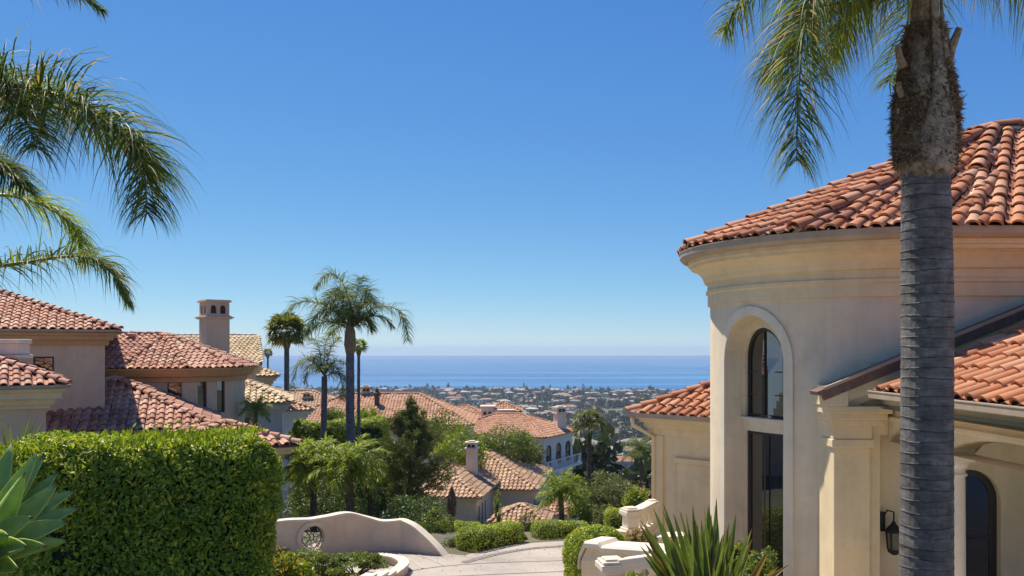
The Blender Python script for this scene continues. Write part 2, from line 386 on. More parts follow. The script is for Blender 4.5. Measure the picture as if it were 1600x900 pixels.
def groove(px_pts, w, mat, nm):
    pts = smooth_path([gp(*p) for p in px_pts], 24); L, Rr = [], []
    for i, p in enumerate(pts):
        d = (pts[min(i+1, 23)]-pts[max(i-1, 0)]).normalized(); s = Vector((-d.y, d.x, 0))
        L.append(tuple((p+s*w/2)[:2])); Rr.append(tuple((p-s*w/2)[:2]))
    drape(nm, [L, Rr], mat, .022, road)
groove([(620, 865), (640, 875), (662, 890)], .04, M_band, 'pale_line')
groove([(640, 864), (665, 872), (695, 885)], .04, M_band, 'pale_line')
groove([(640, 893), (700, 885), (780, 880), (880, 877)], .035, M_joint, 'joint')
groove([(640, 905), (760, 899), (900, 893)], .035, M_joint, 'joint')
groove([(725, 880), (775, 867), (830, 858), (884, 854)], .2, M_joint, 'gutter_strip')

# ------------------------------------------------------------------ roof tiles
def tile_mesh(name, w, L, lod=0):
    nb = 7 if lod == 0 else (5 if lod == 1 else 3)
    br = w*.36; bh = w*.27; bx = w*.12
    def prof(k):
        pts = [(-w*.52, .25*bh), (-w*.42, 0), (-w*.26, 0)]
        for i in range(nb):
            a = math.pi*(1-i/(nb-1)); pts.append((bx+br*k*math.cos(a)+.0, bh*k*math.sin(a)+(0 if 0 < i < nb-1 else 0)))
        return pts
    p0 = prof(1.0); p1 = prof(.86); n = len(p0)
    lo = w*.13; th = w*.075
    V = [(x, 0, z+lo) for x, z in p0]+[(x, L, z) for x, z in p1]
    Fs = [(i, i+1, n+i+1, n+i) for i in range(n-1)]
    b0 = len(V)
    V += [(x, 0, z+lo) for x, z in p0]+[((x-bx)*.86+bx, .004, z*.84+lo-th) for x, z in p0]
    Fs += [(b0+i+1, b0+i, b0+n+i, b0+n+i+1) for i in range(n-1)]
    me = bpy.data.meshes.new(name); me.from_pydata(V, [], Fs); me.update()
    me.polygons.foreach_set('use_smooth', np.ones(len(Fs), bool))
    return me, np.array(V, float), np.array(Fs)
def cap_mesh(name, w, L):
    n = 7; V = []; Fs = []
    for y, k, dz in ((0, 1.0, w*.14), (L, .84, 0)):
        for i in range(n):
            a = math.pi*(1-i/(n-1)); V.append((w/2*k*math.cos(a), y, w*.42*k*math.sin(a)+dz-w*.06))
    Fs = [(i, i+1, n+i+1, n+i) for i in range(n-1)]
    b0 = len(V)
    V += [V[i] for i in range(n)]+[(V[i][0]*.84, .004, V[i][2]-w*.07) for i in range(n)]
    Fs += [(b0+i+1, b0+i, b0+n+i, b0+n+i+1) for i in range(n-1)]
    me = bpy.data.meshes.new(name); me.from_pydata(V, [], Fs); me.update()
    me.polygons.foreach_set('use_smooth', np.ones(len(Fs), bool))
    return me, np.array(V, float), np.array(Fs)
def inside(p, poly):
    x, y = p; c = False; n = len(poly)
    for i in range(n):
        x0, y0 = poly[i]; x1, y1 = poly[(i+1) % n]
        if (y0 > y) != (y1 > y) and x < (x1-x0)*(y-y0)/(y1-y0)+x0: c = not c
    return c
def frame_m(o, x, y, n, jit=1.0):
    x = x.normalized(); n = n.normalized(); y = n.cross(x)
    m = Matrix(((x.x, y.x, n.x, o.x), (x.y, y.y, n.y, o.y), (x.z, y.z, n.z, o.z), (0, 0, 0, 1)))
    if jit:
        m = m @ Matrix.Translation((random.gauss(0, .006)*jit, random.gauss(0, .010)*jit, random.gauss(0, .004)*jit)) @ Matrix.Rotation(random.gauss(0, .014)*jit, 4, 'Z') @ Matrix.Rotation(random.gauss(0, .010)*jit, 4, 'Y')
    return m
def facet_tiles(poly, w, e, skew=0):
    poly = [Vector(p) for p in poly]; o = poly[0]; u = (poly[1]-o).normalized()
    n = Vector((0, 0, 0))
    for i in range(1, len(poly)-1): n += (poly[i]-o).cross(poly[i+1]-o)
    n.normalize()
    if n.z < 0: n = -n
    v = n.cross(u)
    if v.z < 0: u = -u; v = n.cross(u)
    if skew:
        q = [((p-o).dot(u), (p-o).dot(v)) for p in poly]; out = []
        vs_ = v*math.cos(skew)+u*math.sin(skew); us_ = u*math.cos(skew)-v*math.sin(skew); ww = w/math.cos(skew); x1 = max(a for a, _ in q)
        for i in range(-30, int(x1/ww)+2):
            for j in range(40):
                cx_ = (i+.5)*ww+math.sin(skew)*(j+.62)*e; cy_ = math.cos(skew)*(j+.62)*e-.05
                if inside((cx_, cy_), q): out.append(frame_m(o+u*(cx_-math.sin(skew)*.62*e)+v*(cy_-math.cos(skew)*.62*e)+n*.015, us_, vs_, n))
        return out
    q = [((p-o).dot(u), (p-o).dot(v)) for p in poly]
    x0 = min(a for a, _ in q); x1 = max(a for a, _ in q); y1 = max(b for _, b in q)
    out = []; nx = max(1, int((x1-x0)/w)); ww = (x1-x0)/nx
    for i in range(nx):
        x = x0+(i+.5)*ww
        for j in range(int(y1/e)+1):
            y = j*e-.05
            if inside((x, y+e*.62), q): out.append(frame_m(o+u*x+v*y+n*.015, u, v, n))
    return out
def line_caps(a, b, e):
    a = Vector(a); b = Vector(b)
    if a.z > b.z: a, b = b, a
    d = b-a; L = d.length; d.normalize(); x = d.cross(Vector((0, 0, 1))).normalized(); n = x.cross(d)
    if n.z < 0: n = -n; x = -x
    k = max(1, int(round(L/e))); e2 = L/k
    return [frame_m(a+d*(i*e2-.05)+n*.05, x, d, n, .7) for i in range(k)]
TMESH = {}
def get_tile(w, L, lod, cap=False):
    key = (round(w, 3), round(L, 3), lod, cap)
    if key not in TMESH:
        TMESH[key] = cap_mesh('ridge_tile', w, L) if cap else tile_mesh('roof_tile', w, L, lod)
    return TMESH[key]
def emit(roof, mats, mat, w, L, lod, n_ind, name, cap=False, win=(0, 1600, 0, 900)):
    me, V, Fs = get_tile(w, L, lod, cap)
    key = me.name+mat.name
    if key not in TMESH:
        m2 = me.copy(); m2.name = name; m2.materials.append(mat); TMESH[key] = m2
    me2 = TMESH[key]
    def score(m):
        p = m.translation; n = m.col[2].to_3d(); q = proj(p)
        if p.y < .5 or not (win[0]-10 <= q[0] <= win[1]+10 and win[2]-10 <= q[1] <= win[3]+10): return 1e9
        if n.dot(cam.location-p) < 0: return 1e9
        return p.y
    ms = sorted(mats, key=score)
    n_ind = min(n_ind, sum(1 for m in ms if score(m) < 1e8))
    for m in ms[:n_ind]:
        o = bpy.data.objects.new(name, me2); COL.objects.link(o); o.parent = roof; o.matrix_basis = m
    rest = ms[n_ind:]
    if rest:
        A = np.array([[list(r) for r in m] for m in rest])
        VV = np.einsum('nij,vj->nvi', A[:, :3, :3], V)+A[:, None, :3, 3]
        FF = (Fs[None]+np.arange(len(rest))[:, None, None]*len(V)).reshape(-1, 4)
        o = link_mesh(name+'s', np_mesh(name+'s', VV.reshape(-1, 3), FF), mat, roof, smooth=True); o['kind'] = 'stuff'
def roof_from(parent, name, facets, caps, mat, w=.28, e=.36, lod=0, n_ind=60, ridge_ind=30, tiled=None, win=(0, 1600, 0, 900), thick=.06):
    """facets: polygons with the eave edge first; caps: hip and ridge lines"""
    mb = MB()
    for p in facets:
        q = [Vector(v)-Vector((0, 0, .015)) for v in p]
        mb.poly(q); mb.poly([v-Vector((0, 0, thick)) for v in reversed(q)])
        a, b2 = q[0], q[1]; mb.poly([a, a-Vector((0, 0, thick)), b2-Vector((0, 0, thick)), b2])
    roof = mb.build(name, M_under, parent)
    ts = []
    for i, p in enumerate(facets):
        if tiled is None or i in tiled: ts += facet_tiles(p, w, e)
    if ts: emit(roof, ts, mat, w, e*1.2, lod, n_ind, 'roof_tile', win=win)
    cs = []
    for a, b2 in caps: cs += line_caps(a, b2, e*1.05)
    if cs: emit(roof, cs, mat, w*.92, e*1.2, lod, ridge_ind, 'ridge_tile', cap=True, win=win)
    return roof
def rotp(x, y, c, a):
    return (c[0]+x*math.cos(a)-y*math.sin(a), c[1]+x*math.sin(a)+y*math.cos(a))
def hip(c, hx, hy, rot, ze, pitch):
    """hip roof over a rectangle: centre c, half sizes, rotation. returns facets (front,right,back,left) and cap lines"""
    k = [rotp(-hx, -hy, c, rot), rotp(hx, -hy, c, rot), rotp(hx, hy, c, rot), rotp(-hx, hy, c, rot)]
    e = [(*p, ze) for p in k]
    h = min(hx, hy)*pitch
    if hx >= hy: r0 = (*rotp(-(hx-hy), 0, c, rot), ze+h); r1 = (*rotp(hx-hy, 0, c, rot), ze+h)
    else: r0 = (*rotp(0, -(hy-hx), c, rot), ze+h); r1 = (*rotp(0, hy-hx, c, rot), ze+h)
    if hx >= hy:
        fs = [[e[0], e[1], r1, r0], [e[1], e[2], r1], [e[2], e[3], r0, r1], [e[3], e[0], r0]]
        cp = [(e[0], r0), (e[3], r0), (e[1], r1), (e[2], r1), (r0, r1)]
    else:
        fs = [[e[0], e[1], r0], [e[1], e[2], r1, r0], [e[2], e[3], r1], [e[3], e[0], r0, r1]]
        cp = [(e[0], r0), (e[1], r0), (e[2], r1), (e[3], r1), (r0, r1)]
    if abs(hx-hy) < .05: cp = cp[:4]
    return fs, cp
def rect_cornice(parent, c, hx, hy, rot, zt, bands, mat, name='cornice'):
    mb = MB(); z = zt
    for off, h in bands:
        x, y = hx+off, hy+off
        mb.box(c[0]-x, c[0]+x, c[1]-y, c[1]+y, z-h, z, rot, c); z -= h
    return mb.build(name, mat, parent, bevel=.012)

# ------------------------------------------------------------------ walls with openings
def wall_strip(parent, mp, s0, s1, z0, z1, ops, mat, depth=.18, name='wall', ds=.25):
    """mp(s,z,d)->point; ops: dicts s0,s1,z0,z1 (z1 is the spring line when arch)"""
    br = {s0, s1}
    k = max(1, int((s1-s0)/ds))
    for i in range(1, k): br.add(s0+(s1-s0)*i/k)
    for o in ops:
        m = 14 if o.get('arch') else 2
        for i in range(m+1): br.add(o['s0']+(o['s1']-o['s0'])*i/m)
    br = sorted(br); br2 = [br[0]]
    for x in br[1:]:
        if x-br2[-1] > 1e-4: br2.append(x)
    def top(o, s):
        if not o.get('arch'): return o['z1']
        c = (o['s0']+o['s1'])/2; r = (o['s1']-o['s0'])/2
        return o['z1']+o['arch']*math.sqrt(max(0, 1-((s-c)/r)**2))
    mb = MB()
    for a, b2 in zip(br2, br2[1:]):
        mid = (a+b2)/2; za = zb = z0
        for o in sorted([o for o in ops if o['s0'] < mid < o['s1']], key=lambda o: o['z0']):
            if o['z0'] > za+1e-4: mb.poly([mp(a, za, 0), mp(b2, zb, 0), mp(b2, o['z0'], 0), mp(a, o['z0'], 0)])
            za, zb = top(o, a), top(o, b2)
        mb.poly([mp(a, za, 0), mp(b2, zb, 0), mp(b2, z1, 0), mp(a, z1, 0)])
    for o in ops:
        d = o.get('depth', depth); pts = outline(o)
        for i in range(len(pts)):
            p, q = pts[i], pts[(i+1) % len(pts)]
            mb.poly([mp(*p, 0), mp(*q, 0), mp(*q, d), mp(*p, d)])
    return mb.build(name, mat, parent)
def outline(o, off=0):
    s0, s1, z0, z1 = o['s0']-off, o['s1']+off, o['z0'], o['z1']
    if off < 0: z0 -= off
    pts = [(s0, z0), (s1, z0)]
    if o.get('arch'):
        c = (s0+s1)/2; r = (s1-s0)/2; h = o['arch']+off
        pts += [(c+r*math.cos(math.pi*i/14), z1+h*math.sin(math.pi*i/14)) for i in range(15)]
    else: pts += [(s1, z1+off), (s0, z1+off)]
    return pts
def window(parent, mp, o, depth, fw=.06, muntins=(1, 2), name='window', glass=None, fmat=None, mw=.022):
    """frame with a pane and muntins as sub-parts, set in the opening"""
    glass = glass or M_glass; fmat = fmat or M_frame
    a = outline(o); b2 = outline(o, -fw); mb = MB(); n = len(a); d0, d1 = depth-.05, depth-.001
    for i in range(n):
        j = (i+1) % n
        mb.poly([mp(*a[i], d0), mp(*a[j], d0), mp(*b2[j], d0), mp(*b2[i], d0)])
        mb.poly([mp(*b2[i], d0), mp(*b2[j], d0), mp(*b2[j], d1), mp(*b2[i], d1)])
    fr = mb.build(name, fmat, parent)
    mb = MB(); c = ((o['s0']+o['s1'])/2, (o['z0']+o['z1'])/2); q = outline(o, -fw*.5)
    if o.get('arch'):
        k = 14; s0, s1 = o['s0']+fw*.5, o['s1']-fw*.5; cc = (s0+s1)/2; r = (s1-s0)/2
        for i in range(k):
            sa, sb = s0+(s1-s0)*i/k, s0+(s1-s0)*(i+1)/k
            ta, tb = [o['z1']+(o['arch']-fw*.5)*math.sqrt(max(0, 1-((s-cc)/r)**2)) for s in (sa, sb)]
            mb.poly([mp(sa, o['z0'], depth-.015), mp(sb, o['z0'], depth-.015), mp(sb, tb, depth-.015), mp(sa, ta, depth-.015)])
    else:
        mb.poly([mp(s, z, depth-.015) for s, z in q])
    mb.build('pane', glass, fr)
    nv, nh = muntins
    ztop = o['z1']+(o.get('arch') or 0)
    for i in range(nv):
        s = o['s0']+(o['s1']-o['s0'])*(i+1)/(nv+1)
        MB().bar(mp(s, o['z0']+fw, depth-.03), mp(s, ztop-fw, depth-.03), mw).build('muntin', fmat, fr)
    for i in range(nh):
        z = o['z0']+(o['z1']-o['z0'])*(i+1)/(nh+.6)
        MB().bar(mp(o['s0']+fw, z, depth-.03), mp(o['s1']-fw, z, depth-.03), mw).build('muntin', fmat, fr)
    return fr
def flat_map(p0, p1):
    """wall from p0 to p1 (seen left to right from outside), d inward"""
    p0 = Vector((p0[0], p0[1], 0)); p1 = Vector((p1[0], p1[1], 0)); u = (p1-p0).normalized(); inn = Vector((-u.y, u.x, 0))
    return lambda s, z, d: Vector((p0.x+u.x*s+inn.x*d, p0.y+u.y*s+inn.y*d, z))
def block_walls(parent, c, hx, hy, rot, z0, z1, mat, wins={}, depth=.15, muntins=(1, 1), name='wall'):
    k = [rotp(-hx, -hy, c, rot), rotp(hx, -hy, c, rot), rotp(hx, hy, c, rot), rotp(-hx, hy, c, rot)]
    for i in range(4):
        p, q = k[i], k[(i+1) % 4]; mp = flat_map(p, q); L = math.dist(p, q)
        ops = wins.get(i, [])
        wall_strip(parent, mp, 0, L, z0, z1, ops, mat, depth, name, ds=L)
        for o in ops: window(parent, mp, o, depth, .06, o.get('mun', muntins))

# ------------------------------------------------------------------ foliage
def leaf_arrays(pts, nrm, size, aspect=.42, spread=.8, droop=.0, rng=RNG, sv_=.35, face=0.0):
    n = len(pts); s = size*np.exp(rng.normal(0, sv_*.6, n))
    d = rng.normal(0, 1, (n, 3)); d /= np.linalg.norm(d, axis=1)[:, None]
    ax = nrm*(1-spread)+d*spread; ax[:, 2] -= droop
    ax /= np.linalg.norm(ax, axis=1)[:, None]+1e-9
    d2 = rng.normal(0, 1, (n, 3)); d2 = d2/np.linalg.norm(d2, axis=1)[:, None]*(1-face)+nrm*face; side = np.cross(ax, d2); side /= np.linalg.norm(side, axis=1)[:, None]+1e-9
    up = np.cross(side, ax); up[up[:, 2] < 0] *= -1
    L = s[:, None]; b = pts-ax*L*.5; t = pts+ax*L*.5
    mid = pts+ax*L*.02+up*L*.10
    V = np.stack([b, mid+side*L*aspect*.5, t, mid-side*L*aspect*.5], 1).reshape(-1, 3)
    k = np.arange(n)[:, None]*4
    Fc = np.concatenate([k+np.array([[0, 1, 2]]), k+np.array([[0, 2, 3]])])
    return V, Fc
def leaf_obj(name, pts, nrm, size, mat, parent, origin=None, **kw):
    V, Fc = leaf_arrays(pts, nrm, size, **kw)
    o = link_mesh(name, np_mesh(name, V, Fc), mat, parent, origin); o['kind'] = 'stuff'
    return o
def clump_points(c, rad, n, k, rng=RNG, crad=.34, shell=.75, flat=1.0):
    """k clumps spread through an ellipsoid, leaves in each; gaps remain between clumps"""
    d = rng.normal(0, 1, (k, 3)); d /= np.linalg.norm(d, axis=1)[:, None]
    r = rng.uniform(.25, 1, (k, 1))**.45*(1-crad*.6)
    cc = d*r
    w = rng.uniform(.6, 1.35, k)*crad
    ix = rng.integers(0, k, n)
    e = rng.normal(0, 1, (n, 3)); e /= np.linalg.norm(e, axis=1)[:, None]
    rr = rng.uniform(0, 1, (n, 1))**(1/3*shell)
    p = cc[ix]+e*rr*w[ix][:, None]
    nn = e*.6+cc[ix]*.6+np.array([0, 0, .3]); nn /= np.linalg.norm(nn, axis=1)[:, None]
    return p*np.array(rad)+np.array(c), nn
def shrub(name, label, cat, px, ptop, pbot, half_px, Y, mat, size, n, k=14, depth=None, group=None, spread=.75, aspect=.42, crad=.36, core=True, accents=None, stem=True):
    zt, zb = zz(ptop, Y), zz(pbot, Y); x = xx(px, Y); rx = half_px/F*Y; rz = (zt-zb)/2; ry = depth or rx
    t = thing(name, label, cat, (x, Y, zb), group)
    pts, nn = clump_points((x, Y, (zt+zb)/2), (rx, ry, rz), n, k, crad=crad)
    leaf_obj('foliage', pts, nn, size, mat, t, spread=spread, aspect=aspect, face=.45)
    if accents:
        am, an, asz = accents
        pts, nn = clump_points((x, Y, (zt+zb)/2+rz*.25), (rx*1.02, ry*1.02, rz*.85), an, k*3, crad=.12)
        leaf_obj('young_shoots', pts, nn, asz, am, t, spread=.6)
    if stem:
        mb = MB(); gz = min(zb, H(x, Y))-.1
        for i in range(7):
            a = RNG.uniform(0, 6.28); q = RNG.uniform(.3, .8)
            mb.tube([(x+.04*math.cos(a), Y+.04*math.sin(a), gz), (x+rx*.3*q*math.cos(a), Y+ry*.3*q*math.sin(a), (zb+zt)/2-rz*.3), (x+rx*.8*q*math.cos(a), Y+ry*.8*q*math.sin(a), (zb+zt)/2+rz*.45*RNG.uniform(-.3, 1))], [.03, .022, .008], 5)
        mb.build('stems', M_bark, t)
    return t
def hedge(name, label, path, w, h, mat, size, dens, group=None, round_=.25, zbase=None, wob=.05):
    """clipped hedge following a ground path: leaves on a rounded box shell over a dark core"""
    path = [Vector((p[0], p[1], 0)) for p in path]
    seg = [0]
    for a, b2 in zip(path, path[1:]): seg.append(seg[-1]+(b2-a).length)
    L = seg[-1]
    def at(s):
        s = min(max(s, 0), L-1e-5)
        for i in range(len(path)-1):
            if s <= seg[i+1]: break
        d = (path[i+1]-path[i]).normalized(); p = path[i]+d*(s-seg[i]); return p, d
    zb = zbase if callable(zbase) else (lambda x, y: (H(x, y) if zbase is None else zbase))
    o0 = at(L/2)[0]
    t = thing(name, label, 'hedge', (o0.x, o0.y, zb(o0.x, o0.y)), group)
    per = 2*h+w; n = int(dens*L*per)+int(dens*w*h*2)
    S = RNG.uniform(0, L, n); U = RNG.uniform(0, per, n); pts = np.zeros((n, 3)); nr = np.zeros((n, 3))
    nend = int(dens*w*h*2)
    for i in range(n):
        if i < nend:
            end = i % 2; a = RNG.uniform(-w/2, w/2); z = RNG.uniform(0, h); nv = (-1 if end == 0 else 1); s = 0 if end == 0 else L
            loc = [nv, 0, 0]
        else:
            s = S[i]; u = U[i]; nv = 0
            if u < h: a, z, loc = -w/2, u, [0, -1, 0]
            elif u < h+w: a, z, loc = u-h-w/2, h, [0, 0, 1]
            else: a, z, loc = w/2, u-h-w, [0, 1, 0]
        # round the upper edges and the ends
        r = min(round_, w*.49, h*.49); ea = max(0, abs(a)-(w/2-r)); ez = max(0, z-(h-r)); es = max(0, r-s) if s < L/2 else max(0, r-(L-s))
        q = math.sqrt(ea*ea+ez*ez+es*es)
        if q > r:
            k = r/q
            a = math.copysign(w/2-r+ea*k, a) if ea else a
            z = h-r+ez*k if ez else z
            if es: s = (r-es*k) if s < L/2 else L-(r-es*k)
            sg = -1 if s < L/2 else 1
            loc = [sg*es/q, math.copysign(ea/q, a), ez/q]
        p, d = at(s); sd_ = Vector((-d.y, d.x, 0))
        wv = wob*(math.sin(s*3.1+z*2.3)+math.sin(a*4+s*1.7+1)+math.sin(z*5.1+s*.9)+.9*math.sin(s*13+2*math.sin(z*4))*math.sin(z*11+a*9+1.5*math.sin(s*5)))
        inn = RNG.exponential(.035)*1.4-.02-wv*.5
        nrm = d*loc[0]+sd_*loc[1]+Vector((0, 0, loc[2]))
        if nrm.length > 0: nrm.normalize()
        pp = p+sd_*a-nrm*inn
        pts[i] = (pp.x, pp.y, zb(p.x, p.y)+z-nrm.z*inn); pts[i][2] -= 0
        nr[i] = (nrm.x, nrm.y, nrm.z+.35)
    leaf_obj('foliage', pts, nr, size, mat, t, spread=.85, face=.58)
    # solid filler added against see-through, coloured dark in place of inner shade
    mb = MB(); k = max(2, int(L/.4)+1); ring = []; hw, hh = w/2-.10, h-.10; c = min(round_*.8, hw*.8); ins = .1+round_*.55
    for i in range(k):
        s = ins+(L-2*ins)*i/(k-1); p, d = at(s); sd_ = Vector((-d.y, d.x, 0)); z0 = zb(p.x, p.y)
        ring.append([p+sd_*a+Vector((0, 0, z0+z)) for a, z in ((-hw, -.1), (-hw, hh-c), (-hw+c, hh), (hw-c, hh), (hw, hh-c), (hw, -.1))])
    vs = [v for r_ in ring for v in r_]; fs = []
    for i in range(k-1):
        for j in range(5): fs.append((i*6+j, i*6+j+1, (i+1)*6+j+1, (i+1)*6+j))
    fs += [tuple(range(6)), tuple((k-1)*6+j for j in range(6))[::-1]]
    mb.add(vs, fs); mb.build('dark_filler', M_hcore, t)
    return t

# ------------------------------------------------------------------ palms
def catmull(pts, n): return smooth_path(pts, n)
def frond_mesh(rach, n_leaf, leaf_len, leaf_w, droop=1.0, plum=.5, r0=.03, lift=.25, start=.12, seg=4, rng=RNG, sweep=.75):
    """feather frond along a curve (list of Vectors): thin tapering rachis with leaflets that bend down"""
    C = catmull(rach, 40); V = []; Fc = []
    L = sum((b-a).length for a, b in zip(C, C[1:]))
    mb = MB(); mb.tube(C[::3]+[C[-1]], [max(.003, r0*(1-i/14)**1.1+.002) for i in range(len(C[::3])+1)], 5)
    Vr = np.array(mb.v); Fr = [f for f in mb.f if len(f) == 4]
    for i in range(n_leaf):
        t = start+(1-start)*((i+rng.uniform(0, .8))/n_leaf); t = min(t, .995)
        f = t*39; k = min(int(f), 38); p = C[k].lerp(C[k+1], f-k); d = (C[min(k+1, 39)]-C[max(k-1, 0)]).normalized()
        up = Vector((0, 0, 1))-d*d.z
        if up.length < .15: up = Vector((0, -1, .2))-d*Vector((0, -1, .2)).dot(d)
        up.normalize(); sd_ = d.cross(up)
        side = 1 if i % 2 else -1
        ang = rng.normal(0, plum)
        out = sd_*side*math.cos(ang)+up*(math.sin(ang)+lift)
        sw = sweep*(.5+.9*t)
        dr = (out.normalized()+d*sw).normalized()
        ll = leaf_len*(math.sin(math.pi*min(1, .16+.80*t))**.6)*rng.uniform(.72, 1.15)
        ww = leaf_w*rng.uniform(.8, 1.2)
        q = p.copy(); vd = dr.copy(); b0 = len(V)
        wx = vd.cross(Vector((0, 0, 1)));
        if wx.length < .1: wx = Vector((1, 0, 0))
        wx.normalize()
        wx = (wx+Vector(rng.normal(0, .5, 3))).normalized()
        for j in range(seg):
            tw = ww*(.55, 1, .72, .4, .2)[j] if j < 5 else ww*.2
            V.append(q-wx*tw/2); V.append(q+wx*tw/2)
            vd = (vd+Vector((0, 0, -1))*droop*(.20+.22*j)*rng.uniform(.7, 1.25)+Vector(rng.normal(0, .05, 3))).normalized()
            q = q+vd*ll/seg
        V.append(q)
        for j in range(seg-1): Fc.append((b0+2*j, b0+2*j+1, b0+2*j+3, b0+2*j+2))
        Fc.append((b0+2*seg-2, b0+2*seg-1, b0+2*seg))
    q4 = [f for f in Fc if len(f) == 4]; t3 = [f for f in Fc if len(f) == 3]
    return Vr, Fr, np.array([tuple(v) for v in V]), q4, t3
def frond(parent, rach, n_leaf, leaf_len, leaf_w, mat=None, **kw):
    Vr, Fr, V, q4, t3 = frond_mesh([Vector(r) for r in rach], n_leaf, leaf_len, leaf_w, **kw)
    fr = link_mesh('frond', np_mesh('frond', V, [np.array(q4), np.array(t3)]), mat or M_frond, parent)
    link_mesh('rachis', np_mesh('rachis', Vr, np.array(Fr)), M_rach, fr)
    return fr
def arch_rachis(base, az, el, L, droop=1.0, n=6):
    d = Vector((math.cos(az)*math.cos(el), math.sin(az)*math.cos(el), math.sin(el))); p = Vector(base); out = [p.copy()]
    for i in range(n):
        p = p+d*(L/n); out.append(p.copy()); d = (d+Vector((0, 0, -1))*droop*(.10+.09*i)).normalized()
    return out
def trunk(parent, base, top, r0, r1, rings=0, mat=None, n=14, name='trunk', bulge=.0):
    mb = MB(); base, top = Vector(base), Vector(top); pts = []; rad = []
    k = max(rings*3, 8) if rings else 10
    for i in range(k+1):
        t = i/k; p = base.lerp(top, t); r = r0+(r1-r0)*t
        if rings: r *= (1.0, .985, 1.03)[i % 3]*(1+random.gauss(0, .006))
        pts.append(p+Vector((random.gauss(0, .003), random.gauss(0, .003), random.gauss(0, .008) if rings else 0))); rad.append(r)
    mb.tube(pts, rad, n); return mb.build(name, mat or M_trunk, parent, smooth=False)
def queen_palm(name, label, px, pbase, pcrown, Y, tw, fronds, leaf=.5, lw=.025, nl=150, extra=8, L=2.4, mat=None, group=None, shaft=True, droop=.6, tmat=None):
    b = P(px[0], pbase, Y); c = P(px[1], pcrown, Y); bz = min(b.z, H(b.x, b.y)-.1); base = Vector((b.x, b.y, bz))
    t = thing(name, label, 'palm tree', base, group)
    trunk(t, base, c, tw*.55, tw*.42, 14, tmat or M_trunk, 10)
    if shaft:
        mb = MB(); mb.tube([c-Vector((0, 0, tw*2.6)), c-Vector((0, 0, tw*1.6)), c-Vector((0, 0, tw*.2)), c+Vector((0, 0, tw*.8))], [tw*.44, tw*.64, tw*.55, tw*.22], 10)
        mb.build('crown_shaft', M_boot, t, smooth=True)
    for f in fronds:
        dy = f[0]; pts = [c]+[P(q[0], q[1], Y)+Vector((0, dy*(i+1)/len(f[1:]), 0)) for i, q in enumerate(f[1:])]
        frond(t, pts, int(nl*1.4), leaf*1.3, lw, mat, r0=tw*.09, droop=droop, sweep=.6)
    for i in range(extra):
        az = i*2.4+random.uniform(-.3, .3); el = random.uniform(.1, 1.25) if extra < 14 else -.45+1.75*((i+.5)/extra)
        frond(t, arch_rachis(c, az, el, L*random.uniform(.75, 1.05), 1.25 if extra < 14 else .85), int(nl*1.0), leaf*1.15, lw, mat, r0=tw*.09, droop=droop, sweep=.65)
    return t
def fan_palm(name, label, px, pbase, pcrown, Y, tw, rad, nleaf=34, group=None, mat=None):
    b = P(px, pbase, Y); c = P(px, pcrown, Y); base = Vector((b.x, b.y, min(b.z, H(b.x, b.y)-.1)))
    t = thing(name, label, 'palm tree', base, group)
    trunk(t, base, c, tw*.55, tw*.42, 10, M_trunk, 9)
    mb = MB(); mb.tube([c-Vector((0, 0, tw*3)), c-Vector((0, 0, tw*1.8)), c], [tw*.5, tw*.78, tw*.5], 9); mb.build('dead_leaf_skirt', M_boot, t)
    for i in range(nleaf):
        az = i*2.399; el = math.asin(max(-.75, min(.98, -.65+1.6*i/nleaf))); pl = rad*random.uniform(.45, .6)
        d = Vector((math.cos(az)*math.cos(el), math.sin(az)*math.cos(el), math.sin(el))); e = c+d*pl
        V = []; Fq = []; F3 = []
        sd_ = d.cross(Vector((0, 0, 1))); sd_ = sd_.normalized() if sd_.length > .1 else Vector((1, 0, 0)); up = sd_.cross(d)
        V += [c-sd_*.015, c+sd_*.015, e+sd_*.015, e-sd_*.015]; Fq.append((0, 1, 2, 3))
        ns = 18
        for j in range(ns):
            a = (j/(ns-1)-.5)*R(230); dj = (d*math.cos(a)+sd_*math.sin(a)+up*.12*math.cos(a*2)).normalized(); ln = rad*.52*random.uniform(.85, 1.1)
            wv = dj.cross(up).normalized()*rad*.045; b0 = len(V)
            m1 = e+dj*ln*.55; tip = e+dj*ln+Vector((0, 0, -ln*random.uniform(.15, .45)))
            V += [e, m1+wv, m1-wv, tip]; F3 += [(b0, b0+1, b0+2), (b0+2, b0+1, b0+3)]
        link_mesh('frond', np_mesh('frond', np.array([tuple(v) for v in V]), [np.array(Fq), np.array(F3)]), mat or M_fan, t)
    return t

# ================================================================== right villa with the round tower
VC = Vector((6.3, 15.75, 0)); VR = 2.75; VE = 3.25; AMAX = R(150)
SARC = VR*AMAX; VB = EYE-5.6
def tmap(s, z, d):
    if s < SARC:
        a = AMAX-s/VR; r = VR-d; return Vector((VC.x-r*math.sin(a), VC.y-r*math.cos(a), z))
    return Vector((VC.x+s-SARC, VC.y-VR+d, z))
def s_at(adeg): return SARC-VR*R(adeg)
villa = thing('tower_villa', 'large cream stucco villa with round tower and orange barrel tile roof', 'villa', (6.3, 13, EYE-4.2))
def sweep(path, prof, name, mat, parent, smooth=False):
    vs = []; fs = []; n = len(prof)
    for x, y, nx, ny in path:
        for d, z in prof: vs.append((x+nx*d, y+ny*d, z))
    for i in range(len(path)-1):
        for j in range(n-1): fs.append((i*n+j, (i+1)*n+j, (i+1)*n+j+1, i*n+j+1))
    return MB().add(vs, fs).build(name, mat, parent, smooth=smooth)
tpath = []
for i in range(61):
    a = AMAX*(1-i/60); tpath.append((VC.x-VR*math.sin(a), VC.y-VR*math.cos(a), -math.sin(a), -math.cos(a)))
tpath += [(VC.x+k, VC.y-VR, 0, -1) for k in (2, 5, 9)]
